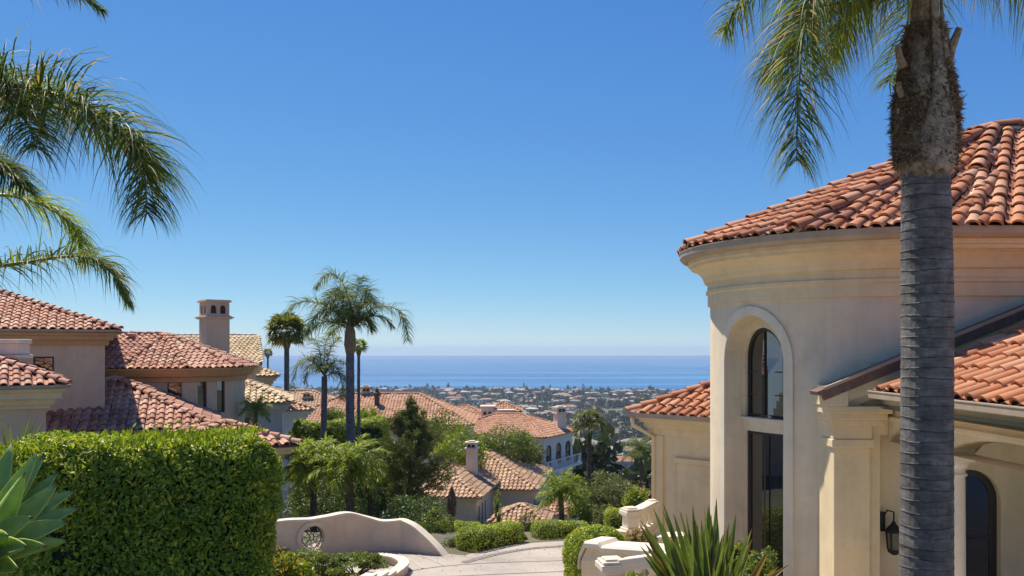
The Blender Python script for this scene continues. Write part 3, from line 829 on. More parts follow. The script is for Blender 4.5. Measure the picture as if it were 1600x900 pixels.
niche = dict(s0=s_at(77.5), s1=s_at(48.5), z0=VB, z1=EYE-.21, arch=.74, depth=.32)
wall_strip(villa, tmap, 0, SARC+9, VB, EYE+.80, [niche, dict(s0=s_at(21), s1=SARC+8.5, z0=VB, z1=EYE-1.3, depth=.02)], M_tower, .32, 'tower_wall', .16)
# raised surround of the niche
mb = MB(); a_ = outline(niche); b_ = outline(niche, .15)
a_, b_ = a_[1:]+a_[:1], b_[1:]+b_[:1]
for i in range(len(a_)-1):
    for q in ([(a_[i], -.03), (a_[i+1], -.03), (b_[i+1], -.03), (b_[i], -.03)], [(b_[i], -.03), (b_[i+1], -.03), (b_[i+1], .0), (b_[i], .0)], [(a_[i], -.03), (a_[i+1], -.03), (a_[i+1], .0), (a_[i], .0)]):
        mb.poly([tmap(*p, d) for p, d in q])
mb.build('niche_surround', M_surround, villa)
# wall inside the niche with two windows
nmap = lambda s, z, d: tmap(s, z, .32+d)
upw = dict(s0=s_at(76.0), s1=s_at(54.0), z0=EYE-1.15, z1=EYE-.16, arch=.50, depth=.1)
low = dict(s0=s_at(76.0), s1=s_at(54.0), z0=VB+.9, z1=EYE-1.38, depth=.1)
wall_strip(villa, nmap, niche['s0']-.05, niche['s1']+.05, VB, EYE+.6, [upw, low], M_cream, .1, 'niche_wall', .12)
window(villa, nmap, upw, .1, .055, (1, 2), mw=.02)
window(villa, nmap, low, .1, .055, (1, 0), mw=.02)
mb = MB()
for z in (EYE-1.20,):
    for i in range(8):
        s_a = niche['s0']+(niche['s1']-niche['s0'])*i/8; s_b = niche['s0']+(niche['s1']-niche['s0'])*(i+1)/8
        p = [nmap(s_a, z, -.05), nmap(s_b, z, -.05), nmap(s_b, z+.045, -.05), nmap(s_a, z+.045, -.05), nmap(s_a, z+.05, .005), nmap(s_b, z+.05, .005), nmap(s_a, z, .005), nmap(s_b, z, .005)]
        mb.add(p, [(0, 1, 2, 3), (3, 2, 5, 4), (1, 0, 6, 7)])
mb.build('window_sill', M_white, villa)
cprof = [(-.02, .76), (.045, .76), (.045, .95), (.075, .965), (.075, 1.02), (.05, 1.03), (.05, 1.15), (.10, 1.165), (.115, 1.20), (.13, 1.25), (.17, 1.31), (.23, 1.37), (.30, 1.41), (.345, 1.42), (.345, 1.47), (.40, 1.48), (.40, 1.56), (.0, 1.60)]
sweep(tpath, [(d, EYE+z) for d, z in cprof], 'cornice', M_trim, villa)
gprof = [(.38, 1.565), (.44, 1.545), (.50, 1.56), (.545, 1.61), (.55, 1.685), (.565, 1.69), (.565, 1.705), (.53, 1.705), (.525, 1.64), (.46, 1.61)]
sweep(tpath, [(d, EYE+z) for d, z in gprof], 'gutter', M_gutter, villa)
# tower roof
ZE, ZR = EYE+1.70, EYE+3.90; AP = Vector((8.6, 16.0, 0))
def eave_hit(p):
    """point of the eave circle on the ray from the apex through p"""
    d = Vector((p.x-AP.x, p.y-AP.y, 0)).normalized(); oc = AP-VC; oc.z = 0
    b2 = oc.dot(d); c2 = oc.dot(oc)-VE*VE; disc = b2*b2-c2
    return AP+d*(-b2+math.sqrt(max(disc, 0)))
def roof_z(p):
    q = eave_hit(p); t = 1-(Vector((p.x, p.y, 0))-AP).length/max((q-AP).length, 1e-6)
    return ZE+t*(ZR-ZE)
def ecirc(adeg, r=VE): return Vector((VC.x-r*math.sin(R(adeg)), VC.y-r*math.cos(R(adeg)), 0))
mb = MB(); aa = np.linspace(0, 150, 51)
for a0, a1 in zip(aa, aa[1:]):
    mb.poly([ecirc(a0)+Vector((0, 0, ZE-.03)), ecirc(a1)+Vector((0, 0, ZE-.03)), AP+Vector((0, 0, ZR-.03))])
fr_poly = [(6.2, VC.y-VE, ZE), (15.2, VC.y-VE, ZE), (15.2, 16.0, ZR), (8.6, 16.0, ZR)]
mb.poly([Vector(p)-Vector((0, 0, .02)) for p in fr_poly])
mb.poly([(8.6, 16.0, ZR-.03), (15.2, 16.0, ZR-.03), (15.2, 20, ZE), (6.3, 19.2, ZE)])
troof = mb.build('tower_roof', M_under, villa)
W, E_ = .285, .365
tiles = facet_tiles(fr_poly, W, E_, R(27))
for a0, a1 in ((-9, 40), (40, 84), (84, 128)):
    mid = ecirc((a0+a1)/2); v = (AP-mid).normalized(); u = Vector((v.y, -v.x, 0)); run = (AP-mid).length
    eh = E_*math.cos(math.atan((ZR-ZE)/run))
    for i in range(-12, 13):
        o = mid+u*i*W*.99; oc = o-VC; b2 = oc.dot(v); c2 = oc.dot(oc)-VE*VE; disc = b2*b2-c2
        if disc < 0: continue
        st = o+v*(-b2-math.sqrt(disc))
        for j in range(22):
            p = st+v*(j*eh-.04); pc = st+v*((j+.55)*eh)
            if (pc-AP).dot(v) > -.1: break
            q = eave_hit(pc); ang = math.degrees(math.atan2(VC.x-q.x, VC.y-q.y))
            if not a0-.5 <= ang <= a1+.5: continue
            z0 = roof_z(pc); dx = (roof_z(pc+u*.05)-z0)/.05; dv = (roof_z(pc+v*.05)-z0)/.05
            X = Vector((u.x, u.y, dx)).normalized(); Yv = Vector((v.x, v.y, dv)).normalized(); n = X.cross(Yv).normalized()
            if n.z < 0: n = -n
            zb = z0-dv*(.55*eh+.04)
            X2 = Yv.cross(n)
            tiles.append(frame_m(Vector((p.x, p.y, zb))+n*.015, X2, Yv, n))
emit(troof, tiles, M_tileT, W, E_*1.2, 0, 210, 'roof_tile')
caps = []
for a0 in (40, 84, 128): e = ecirc(a0); caps += line_caps((e.x, e.y, ZE+.02), (AP.x, AP.y, ZR+.02), .40)
e = ecirc(0); m0 = Vector((e.x, e.y, ZE)).lerp(Vector((AP.x, AP.y, ZR)), .5); caps += line_caps((m0.x-.05, m0.y, m0.z), (AP.x, AP.y, ZR+.01), .40)
caps += line_caps((15, 16, ZR+.02), (8.6, 16.0, ZR+.03), .40)
mb = MB()
for a0 in (0, 40, 84, 128): e = ecirc(a0); mb.tube([(e.x, e.y, ZE-.03), (AP.x, AP.y, ZR-.01)], .085, 6)
mb.tube([(15, 16, ZR-.01), (8.55, 16, ZR-.01)], .10, 6); mb.build('mortar_bed', M_gwall, troof)
emit(troof, caps, M_tileT, .27, .47, 0, 60, 'ridge_tile', cap=True)
# ---- wing behind, turned 45 degrees
wc = (2.75+math.sqrt(2)*3.0, 21.03); zw = EYE-1.52
fs, cp = hip(wc, 3.0, 3.0, R(-45), zw, .46)
roof_from(villa, 'wing_roof', fs, cp, M_tileT, .27, .36, 0, 45, 20, tiled=[0, 3], win=(980, 1112, 560, 700))
block_walls(villa, wc, 2.62, 2.62, R(-45), EYE-6.6, zw-.1, M_trim, name='wing_wall')
rect_cornice(villa, wc, 2.62, 2.62, R(-45), zw-.075, [(.33, .05), (.22, .09), (.14, .12), (.06, .16)], M_trim)
mb = MB(); k = [rotp(sx*3.03, sy*3.03, wc, R(-45)) for sx, sy in ((-1, -1), (1, -1), (1, 1), (-1, 1))]
for i in (0, 3):
    a, b2 = k[i], k[(i+1) % 4]; mb.bar((a[0], a[1], zw-.03), (b2[0], b2[1], zw-.03), .12, .10)
mb.build('wing_gutter', M_gutter, villa)
wf0 = rotp(-2.62, -2.62, wc, R(-45)); wf1 = rotp(2.62, -2.62, wc, R(-45)); wmp = flat_map(wf0, wf1)
mb = MB()
for s0, s1, z0, z1, d in ((.10, .34, -6.5, -2.02, -.06), (.72, 2.6, -6.4, -2.62, -.05), (.66, 2.66, -2.62, -2.50, -.09)):
    c = [wmp(s, EYE+z, dd) for dd in (d, .01) for s, z in ((s0, z0), (s1, z0), (s1, z1), (s0, z1))]
    mb.add(c, [(0, 1, 2, 3), (4, 0, 3, 7), (1, 5, 6, 2), (3, 2, 6, 7), (0, 4, 5, 1)])
mb.build('wall_panel', M_trim, villa, bevel=.012)
cpt = Vector((*wf0, 0)); 
mb = MB(); ox = Vector((-.10, -.06, 0))
mb.tube([Vector((k[0][0]+.1, k[0][1]-.08, zw-.06)), Vector((k[0][0]+.12, k[0][1]-.08, zw-.28)), Vector((cpt.x+.02, cpt.y-.12, zw-.55)), Vector((cpt.x+.02, cpt.y-.12, EYE-6.4))], .055, 10)
mb.build('downpipe', M_trim, villa, smooth=True)

# ---- gabled entrance wall and porch
GY = 12.86; GX = 4.62
rk = lambda x: EYE-.50+(x-GX)*.405                      # rake line
mb = MB()
pts = [(GX, VB), (5.28, VB), (5.28, rk(5.28)-.05), (GX, rk(GX)-.05)]
mb.add([(x, GY, z) for x, z in pts]+[(x, 13.7, z) for x, z in pts], [(0, 1, 2, 3), (4, 0, 3, 7), (1, 5, 6, 2)])
mb.add([(5.28, GY, EYE-1.25), (12, GY, EYE-1.25), (12, GY, rk(12)-.05), (5.28, GY, rk(5.28)-.05)], [(0, 1, 2, 3)])
mb.build('gable_wall', M_trim, villa)
mb = MB()
mb.bar((GX-.32, GY-.10, rk(GX-.32)-.01), (12, GY-.10, rk(12)-.01), .34, .055)
mb.build('rake_coping', M_brown, villa)
mb = MB(); mb.bar((GX-.25, GY-.23, rk(GX-.25)-.085), (12, GY-.23, rk(12)-.085), .05, .11); mb.build('rake_fascia', M_brown, villa)
mb = MB(); mb.bar((GX-.24, GY-.29, rk(GX-.24)+.03), (12, GY-.29, rk(12)+.03), .06, .04); mb.build('rake_drip_edge', M_gutter, villa)
mb = MB(); mb.bar((GX-.05, GY-.07, rk(GX-.05)-.24), (12, GY-.07, rk(12)-.24), .14, .16); mb.bar((GX-.02, GY-.04, rk(GX)-.38), (12, GY-.04, rk(12)-.38), .08, .13)
mb.build('rake_moulding', M_trim, villa)
mb = MB()     # pilaster with stepped capital
for x0, x1, y0, z0, z1 in ((4.60, 5.12, -.06, -5.6, -1.42), (4.56, 5.16, -.10, -1.42, -1.30), (4.58, 5.14, -.08, -1.30, -1.10), (4.53, 5.29, -.13, -1.10, -1.02), (4.49, 5.33, -.17, -1.02, -.93), (4.44, 5.38, -.22, -.93, -.82), (4.42, 4.74, -.24, -.82, -.58)):
    mb.box(x0, x1, GY+y0, GY+.35, EYE+z0, EYE+z1)
mb.build('pilaster', M_trim, villa, bevel=.012)
# back wall of the porch with arched door
bmp = flat_map((5.22, 13.05), (12, 13.05))
door = dict(s0=1.0, s1=1.9, z0=VB, z1=EYE-2.22, arch=.45, depth=.16)
wall_strip(villa, bmp, 0, 6.7, VB, EYE-.2, [door], M_trim, .16, 'porch_back_wall', .6)
dw = window(villa, bmp, door, .16, .09, (1, 3), 'arched_door', mw=.04)
mb = MB(); mb.poly([(5.2, 8.0, EYE-.85), (12, 8.0, EYE-.85), (12, 13.04, EYE-.85), (5.2, 13.04, EYE-.85)]); mb.build('porch_ceiling', M_trim, villa)
# arcade facing left
amp = flat_map((5.40, 12.84), (5.62, 7.4))
def arcade_ops():
    return [dict(s0=.02, s1=1.38, z0=EYE-1.334, z1=EYE-1.325, arch=.24), dict(s0=1.62, s1=4.50, z0=EYE-1.334, z1=EYE-1.325, arch=.27)]
wall_strip(villa, amp, 0, 5.4, EYE-1.334, EYE-.66, arcade_ops(), M_trim, .34, 'porch_arcade', .3)
wall_strip(villa, lambda s, z, d: amp(s, z, .34-d), 0, 5.4, EYE-1.334, EYE-.66, arcade_ops(), M_trim, .01, 'porch_arcade_inner_face', .3)
mb = MB()
for d, z0, z1 in ((-.05, -1.03, -.97), (-.09, -.86, -.80), (-.14, -.80, -.72), (-.20, -.72, -.66)):
    c = [amp(s, EYE+z, dd) for dd in (d, .02) for s, z in ((-.2, z0), (5.5, z0), (5.5, z1), (-.2, z1))]
    mb.add(c, [(0, 1, 2, 3), (3, 2, 6, 7), (0, 4, 5, 1), (4, 0, 3, 7)])
mb.build('porch_entablature', M_trim, villa, bevel=.01)
for s in (1.5, 4.66):
    p = amp(s, 0, .17); c = (p.x, p.y, EYE)
    mb = MB(); mb.lathe(c, [(.105, -5.6), (.112, -3.5), (.100, -1.62), (.125, -1.61), (.125, -1.585), (.103, -1.575), (.103, -1.52), (.135, -1.49), (.15, -1.455), (.15, -1.43)], 22)
    mb.box(p.x-.16, p.x+.16, p.y-.16, p.y+.16, EYE-1.43, EYE-1.338)
    mb.build('column', M_white, villa, smooth=False)
# porch roof, slope rising to the right
e0 = amp(.62, 0, -.42); e1 = amp(5.3, 0, -.42); ue = (e1-e0).normalized(); up = Vector((-ue.y, ue.x, 0))
zp = EYE-.585; LW = 4.6
pf = [(e0.x, e0.y, zp), (e1.x, e1.y, zp), (e1.x+up.x*LW, e1.y+up.y*LW, zp+LW*.43), (e0.x+up.x*LW, e0.y+up.y*LW, zp+LW*.43)]
roof_from(villa, 'porch_roof', [pf], [], M_tileT, .275, .37, 0, 80, 12)
mb = MB(); g0 = amp(.55, 0, -.48); g1 = amp(5.4, 0, -.48)
mb.bar((g0.x, g0.y, zp-.055), (g1.x, g1.y, zp-.055), .14, .09); mb.bar((g0.x-.07, g0.y, zp-.005), (g1.x-.07, g1.y, zp-.005), .02, .03)
mb.build('porch_gutter', M_gutter, villa, bevel=.01)
mb = MB(); mb.bar((g0.x+.1, g0.y+.02, zp-.02), (g0.x+.1+up.x*LW, g0.y+.02+up.y*LW, zp-.02+LW*.43), .03, .12); mb.build('porch_barge_board', M_brown, villa)

# wall lantern
lx, ly, lz = xx(1391, 12.85), 12.84, zz(832, 12.8)
t = thing('wall_lantern', 'black iron wall lantern with glass panes beside the porch pilaster', 'lantern', (lx, 12.95, lz-.3))
mb = MB(); mb.box(lx-.10, lx-.02, 12.96, 13.045, lz-.02, lz+.26); mb.build('back_plate', M_iron, t, bevel=.01)
mb = MB(); c = (lx+.03, 12.80, lz); mb.tube([(lx-.05, 12.97, lz+.2), (lx-.02, 12.9, lz+.3), (lx+.03, 12.8, lz+.29), (lx+.03, 12.8, lz+.14)], .012, 7); mb.build('bracket', M_iron, t)
mb = MB(); mb.lathe(c, [(.02, .16), (.04, .12), (.12, .03), (.125, .0)], 4, ang0=R(45)); mb.build('cap', M_iron, t)
mb = MB()
for sx, sy in ((-1, -1), (1, -1), (1, 1), (-1, 1)): mb.bar((c[0]+sx*.075, c[1]+sy*.075, lz), (c[0]+sx*.06, c[1]+sy*.06, lz-.25), .022)
mb.lathe((c[0], c[1], lz-.29), [(.03, -.03), (.09, 0), (.09, .04)], 4, ang0=R(45)); mb.build('cage', M_iron, t)
mb = MB(); mb.lathe((c[0], c[1], lz), [(.08, -.245), (.098, -.002)], 4, ang0=R(45)); mb.build('glass', M_lamp, t)

# ================================================================== left villa
LV = R(18)
lv = thing('hillside_villa', 'pink beige villa with rose barrel tile roofs behind the clipped hedge', 'villa', (-15, 34, EYE-7))
def corner_c(K, hx, hy, rot, sx=1, sy=-1):
    """centre of a rotated rectangle whose corner (sx,sy) is at K"""
    q = rotp(-sx*hx, -sy*hy, (0, 0), rot); return (K[0]+q[0], K[1]+q[1])
def lblock(parent, K, hx, hy, rot, ze, pitch, zb, wall, tile, over=.5, wins={}, n_ind=0, ridge=12, tiled=None, lod=1, bands=((.42, .12), (.30, .16), (.14, .2)), cmat=None, w=.29, e=.37, win=(0, 1600, 0, 900), muntins=(1, 1), rname='roof'):
    c = corner_c(K, hx, hy, rot)
    fs, cp = hip(c, hx, hy, rot, ze, pitch)
    roof_from(parent, rname, fs, cp, tile, w, e, lod, n_ind, ridge, tiled=tiled, win=win)
    block_walls(parent, c, hx-over, hy-over, rot, zb, ze-.06, wall, wins, muntins=muntins)
    if bands: rect_cornice(parent, c, hx-over, hy-over, rot, ze-.085, [(b[0]*over/.5, b[1]) for b in bands], cmat or wall)
    mb = MB(); k = [rotp(sx*(hx+.03), sy*(hy+.03), c, rot) for sx, sy in ((-1, -1), (1, -1), (1, 1), (-1, 1))]
    for i in range(4): mb.bar((*k[i], ze-.03), (*k[(i+1) % 4], ze-.03), .1, .09)
    mb.build('gutter', M_gutter, parent)
    return c
ZB = EYE-10
KA = P(187, 516, 33.6)
zA = KA.z; hxA = 5.6
mpA = None
cA = corner_c((KA.x, KA.y), hxA, 4.4, R(25))
LA = 2*(hxA-.5)
swin = LA-(165-83)/1400*34*1.03
lblock(lv, (KA.x, KA.y), hxA, 4.4, R(25), zA, .36, ZB, M_pinkwall, M_tileL, wins={0: [dict(s0=swin-.34, s1=swin+.34, z0=zz(588, 33.5), z1=zz(557, 33.5))]}, n_ind=90, ridge=14, tiled=[0, 1], cmat=M_fascia, lod=0, win=(0, 190, 450, 520), w=.30)
# C: the lower roof in front
KC = P(341, 669, 33.6)
lblock(lv, (KC.x, KC.y), 4.0, 4.0, R(18), KC.z, .445, ZB, M_pinkwall, M_tileL, n_ind=110, ridge=24, tiled=[0, 1, 3], cmat=M_fascia, lod=0, win=(70, 345, 590, 680), rname='lower_roof', w=.31, e=.40)
# E: small roof at the left edge
KE = P(106, 602, 26)
lblock(lv, (KE.x, KE.y), 3.0, 3.0, R(29), KE.z, .40, ZB, M_pinkwall, M_tileL, n_ind=40, ridge=12, tiled=[0, 1], cmat=M_trim, lod=0, win=(0, 110, 560, 610), rname='front_roof', over=.55, bands=((.45, .1), (.36, .2), (.2, .18), (.1, .12)))
# D: low roof over the column at the right end
KD = P(468, 694, 29)
cD = corner_c((KD.x, KD.y), 1.9, 1.9, R(32))
fs, cp = hip(cD, 1.9, 1.9, R(32), KD.z, .34)
roof_from(lv, 'end_roof', fs, cp, M_tileL, .30, .39, 0, 40, 16, tiled=[0, 1, 3], win=(335, 470, 650, 700))
rect_cornice(lv, cD, 1.4, 1.4, R(32), KD.z-.085, [(.42, .1), (.3, .14), (.16, .16)], M_trim, 'end_cornice')
pc = rotp(1.2, -1.2, cD, R(32)); zq = H(*pc)
mb = MB(); mb.box(pc[0]-.2, pc[0]+.2, pc[1]-.2, pc[1]+.2, zq-1, KD.z-.45, R(32)); mb.box(pc[0]-.25, pc[0]+.25, pc[1]-.25, pc[1]+.25, KD.z-.62, KD.z-.48, R(32)); mb.box(pc[0]-.25, pc[0]+.25, pc[1]-.25, pc[1]+.25, zq-1, zq+.35, R(32)); mb.build('corner_pier', M_pinkwall, lv, bevel=.01)
mb = MB(); q = rotp(-.4, .2, cD, R(32)); mb.box(q[0]-.9, q[0]+1.0, q[1]-.7, q[1]+1.0, ZB, KD.z-.3, R(32)); mb.build('end_wall', M_pinkwall, lv)
# B: bay with a many-sided roof
CB = Vector((xx(258, 42.2), 42.2, 0)); ZBe = zz(576, 38.6); ZBr = zz(523, 42.2); RB = 4.2
angs = [-5, 33, 71, 109, 147]
def bpt(a, r, z): return Vector((CB.x+r*math.sin(R(a)), CB.y-r*math.cos(R(a)), z))
top = Vector((CB.x, CB.y, ZBr)); fs = []; cp = []
for a0, a1 in zip(angs, angs[1:]): fs.append([bpt(a0, RB, ZBe), bpt(a1, RB, ZBe), top])
f0 = bpt(-5, RB, ZBe); lr = Vector((CB.x-8, CB.y-.6, ZBr)); fs.append([Vector((f0.x-8, f0.y-.6, ZBe)), f0, top, lr])
cp = [(bpt(a, RB, ZBe), top) for a in angs]+[(lr, top)]
roof_from(lv, 'bay_roof', fs, cp, M_tileL, .29, .37, 1, 60, 40, tiled=[0, 1, 2, 4], win=(165, 382, 520, 580))
for i, (a0, a1) in enumerate(zip(angs, angs[1:])):
    p, q = bpt(a0, RB-.6, 0), bpt(a1, RB-.6, 0); mp = flat_map(p, q); L = (q-p).length
    z0, z1 = zz(650, 38.5), zz(594, 38.5)
    ops = {0: [dict(s0=L*.72, s1=L*.98-.02, z0=z0, z1=z1)], 1: [dict(s0=L*.30, s1=L*.50, z0=z0, z1=z1), dict(s0=L*.72, s1=L*.90, z0=z0, z1=z1)]}.get(i, [])
    wall_strip(lv, mp, 0, L, ZB, ZBe-.3, ops, M_pinkwall, .15, 'bay_wall', L)
    for o in ops: window(lv, mp, o, .15, .05, (0, 1))
p, q = f0+Vector((-8, .0, 0)), bpt(-5, RB-.6, 0); p = Vector((p.x, q.y-.6, 0)); mp = flat_map(p, q); wall_strip(lv, mp, 0, (q-p).length, ZB, ZBe-.3, [], M_pinkwall, .1, 'bay_wall', 10)
bpath = [(f0.x-8, f0.y-.2, 0, -1)]
for a in angs:
    v = bpt(a, 1, 0)-CB; pp = bpt(a, RB-.6, 0); bpath.append((pp.x, pp.y, v.x*1.05, v.y*1.05))
sweep(bpath, [(.02, ZBe-.62), (.12, ZBe-.60), (.12, ZBe-.42), (.3, ZBe-.36), (.42, ZBe-.20), (.42, ZBe-.09), (.58, ZBe-.08), (.6, ZBe-.0), (.2, ZBe-.0)], 'bay_cornice', M_fascia, lv)
# vent pipe, white parapet, chimney
vp = P(205, 530, 41.5); mb = MB(); mb.lathe((vp.x, vp.y, zz(537, 41.5)), [(.11, -.3), (.11, .35), (.2, .36), (.2, .46), (.12, .5)], 12); mb.build('vent_pipe', M_tileL, lv)
a = P(-10, 531, 29); mb = MB(); x1 = xx(28, 29); zt = zz(530, 29)
mb.box(a.x-2.5, x1, 29, 29.9, zt-.14, zt); mb.box(a.x-2.5, x1-.06, 29.06, 29.84, zt-.5, zt-.14); mb.box(a.x-2.5, x1+.02, 28.98, 29.92, zt-.62, zt-.5); mb.build('roof_parapet', M_white, lv, bevel=.03)
def arch_chimney(parent, px, ptop, pbot, wpx, Y, mat, rot, name='chimney', cap='open'):
    x = xx(px, Y); zt, zb = zz(ptop, Y), zz(pbot, Y); w = wpx/F*Y/2; c = (x, Y+w)
    mb = MB()
    hcap = (zt-zb)*.36; zs = zt-hcap
    for x0, z0, z1 in ((w, zb-1, zs-.05), (w*1.18, zs-.05, zs), (w*1.30, zs, zs+.07), (w*1.12, zs+.07, zs+.13)):
        mb.box(c[0]-x0, c[0]+x0, c[1]-x0, c[1]+x0, z0, z1, rot)
    ch = mb.build(name, mat, parent, bevel=.01)
    z0 = zs+.13; z1 = zt-.12; hw = w*.98
    k = [rotp(sx*hw, sy*hw, c, rot) for sx, sy in ((-1, -1), (1, -1), (1, 1), (-1, 1))]
    for i in range(4):
        mp = flat_map(k[i], k[(i+1) % 4]); L = 2*hw
        ops = [dict(s0=L*.16, s1=L*.42, z0=z0+.10, z1=z0+(z1-z0)*.55, arch=L*.13, depth=.12), dict(s0=L*.58, s1=L*.84, z0=z0+.10, z1=z0+(z1-z0)*.55, arch=L*.13, depth=.12)]
        wall_strip(ch, mp, 0, L, z0, z1, ops, mat, .12, 'flue_wall', L)
    mb = MB(); mb.box(c[0]-hw*.72, c[0]+hw*.72, c[1]-hw*.72, c[1]+hw*.72, z0, z1, rot); mb.build('flue', M_under, ch)
    mb = MB()
    for x0, a0, a1 in ((w*1.16, z1, z1+.06), (w*1.08, z1+.06, zt), ): mb.box(c[0]-x0, c[0]+x0, c[1]-x0, c[1]+x0, a0, a1, rot)
    mb.build('cap', mat, ch, bevel=.01)
    return ch
arch_chimney(lv, 329, 468, 548, 36, 46, M_pinkwall, R(38))

# ================================================================== straw tiled house behind
sh = thing('straw_roof_house', 'cream house with straw coloured tile roofs beyond the pink villa', 'house', (-14, 50, EYE-10))
ze, zr = zz(568, 52), zz(525, 56.5)
xr0, xr1 = xx(410, 52), xx(403.5, 56.5)
fac = [(-26, 52, ze), (xr0, 52, ze), (xr1+.05, 56.5, zr), (-26, 56.5, zr)]
roof_from(sh, 'main_roof', [fac, [(-17.6, 61, ze), (-26, 61, ze), (-26, 56.5, zr), (xr1, 56.5, zr)]], [((-26, 56.5, zr), (xr1, 56.5, zr)), ((xr0, 52, ze), (xr1, 56.5, zr))], M_tileY, .28, .36, 1, 80, 20, tiled=[0], win=(280, 412, 520, 572))
ply = [(-26, 52.6), (xr0-.55, 52.6), (-18.1, 60.4), (-26, 60.4)]; mb = MB(); mb.add([(x, y, EYE-14) for x, y in ply]+[(x, y, ze-.05) for x, y in ply], [(0, 1, 5, 4), (1, 2, 6, 5), (2, 3, 7, 6), (4, 5, 6, 7)]); mb.build('main_wall', M_cream, sh)
mb = MB(); mb.box(-26, xr0-.3, 52.3, 53.0, ze-.42, ze-.1); mb.box(-26, xr0-.4, 52.45, 53.0, ze-.62, ze-.42); mb.build('main_cornice', M_trim, sh)
mb = MB(); mb.add([(xr0-.55, 52.6, ze-.05), (-18.1, 60.4, ze-.05), (xr1-.5, 56.5, zr-.1)], [(0, 1, 2)]); mb.build('gable', M_cream, sh)
K2 = P(457, 629, 46)
w2 = [dict(s0=1.2, s1=2.0, z0=zz(690, 47), z1=zz(662, 47), arch=.4), dict(s0=3.4, s1=4.2, z0=zz(690, 47), z1=zz(662, 47), arch=.4)]
lblock(sh, (K2.x, K2.y), 3.3, 3.3, R(14), K2.z, .40, EYE-13, M_pale, M_tileY, n_ind=80, ridge=16, tiled=[0, 1], lod=1, win=(360, 460, 585, 635), rname='front_roof', wins={0: w2})
K3 = P(436, 587, 62)
lblock(sh, (K3.x, K3.y), 2.2, 2.2, R(16), K3.z, .36, EYE-12, M_cream, M_tileY, tiled=[0, 1], lod=2, ridge=0, rname='far_roof', n_ind=20, win=(398, 440, 565, 592))
K4 = P(492, 640, 62)
lblock(sh, (K4.x, K4.y), 3.4, 2.6, R(30), K4.z, .38, EYE-14, M_pale, M_tileB, tiled=[0, 1], lod=2, ridge=0, rname='side_roof', n_ind=0)

# ================================================================== houses down the hill
def chimney(parent, px, ptop, pbot, wpx, Y, mat, rot=0, rim=1.3):
    x = xx(px, Y); zt, zb = zz(ptop, Y), zz(pbot, Y); w = wpx/F*Y/2; c = (x, Y+w); h = zt-zb
    mb = MB()
    for k, z0, z1 in ((1, zb-1, zt-h*.42), (rim, zt-h*.42, zt-h*.34), (.95, zt-h*.34, zt-h*.14), (rim, zt-h*.14, zt-h*.06), (.6, zt-h*.06, zt)):
        mb.box(c[0]-w*k, c[0]+w*k, c[1]-w*k, c[1]+w*k, z0, z1, rot)
    ch = mb.build('chimney', mat, parent)
    mb = MB()
    for i in range(2): mb.box(c[0]-w*.7+i*w*.8, c[0]-w*.1+i*w*.8, c[1]-w*.965, c[1]-w*.5, zt-h*.31, zt-h*.17, rot, c)
    mb.build('vent', M_frame, ch)
M_tileR = tilemat('terracotta_far', [(0, (.42, .19, .10)), (.5, (.54, .28, .16)), (1, (.58, .36, .23))], dirt_amt=.45)
# red roofed house
h1 = thing('red_roof_house', 'wide red tiled house behind the pine tree', 'house', (-12.6, 86, EYE-16))
lblock(h1, (xx(741, 82.5), 82.5), 9.2, 5.6, 0, zz(664, 82.5), .46, EYE-22, M_cream, M_tileR, n_ind=0, ridge=20, tiled=[0, 1], lod=2, w=.3, e=.4)
chimney(h1, 570, 602, 632, 13, 88, M_pinkwall, .3)
x = xx(589, 86); mb = MB(); mb.lathe((x, 86, zz(640, 86)), [(.25, -1), (.25, 1.3), (.36, 1.35), (.36, 1.6), (.2, 1.7), (.15, 2.0), (.02, 2.1)], 10); mb.build('flue_pipe', M_bark, h1)
h0 = thing('small_roof_house', 'small tan roofed house left of the tall palm trunk', 'house', (-22, 100, EYE-18))
lblock(h0, (xx(556, 98), 98), 7.0, 5.0, R(8), zz(642, 98), .40, EYE-24, M_pale, M_tileB, lod=2, tiled=[0, 1], ridge=0, w=.32, e=.42)
chimney(h0, 478, 612, 636, 12, 100, M_pinkwall, .2); 
# house with the white block
h2 = thing('white_block_house', 'house with white square tower block above orange tile roof', 'house', (-4, 112, EYE-20))
lblock(h2, (xx(790, 108), 108), 5.6, 5.2, R(-4), zz(668, 108), .44, EYE-26, M_pale, M_tileR, lod=2, tiled=[0, 1, 3], ridge=0, w=.32, e=.42)
xw0, xw1 = xx(752, 107), xx(803, 107)
mb = MB(); mb.box(xw0, xw1, 107, 111, zz(672, 107), zz(643, 107)); mb.box(xw0-.1, xw1+.1, 106.9, 111.1, zz(643, 107), zz(640.5, 107)); mb.build('tower_block', M_white, h2)
mb = MB(); mb.box(xw0-.02, xw0+1.5, 106.8, 108.6, zz(672, 107), zz(637, 107)); mb.box(xw0-.15, xw0+1.7, 106.7, 108.7, zz(637, 107), zz(634.5, 107)); mb.build('block_stack', M_white, h2)
for i in range(3):
    mb = MB(); mb.box(xw0+2.4+i*.42, xw0+2.65+i*.42, 106.93, 107.05, zz(652, 107), zz(648, 107)); mb.build('vent', M_frame, h2)
for i in range(2):
    mb = MB(); mb.box(xw0+.25+i*.6, xw0+.6+i*.6, 106.74, 106.9, zz(648, 107), zz(643, 107)); mb.build('vent', M_frame, h2)
fs, cp = hip((xx(787, 110), 110), 2.3, 2.2, 0, zz(643, 108), .45); roof_from(h2, 'tower_roof', fs, cp, M_tileR, .32, .42, 2, 0, 0)
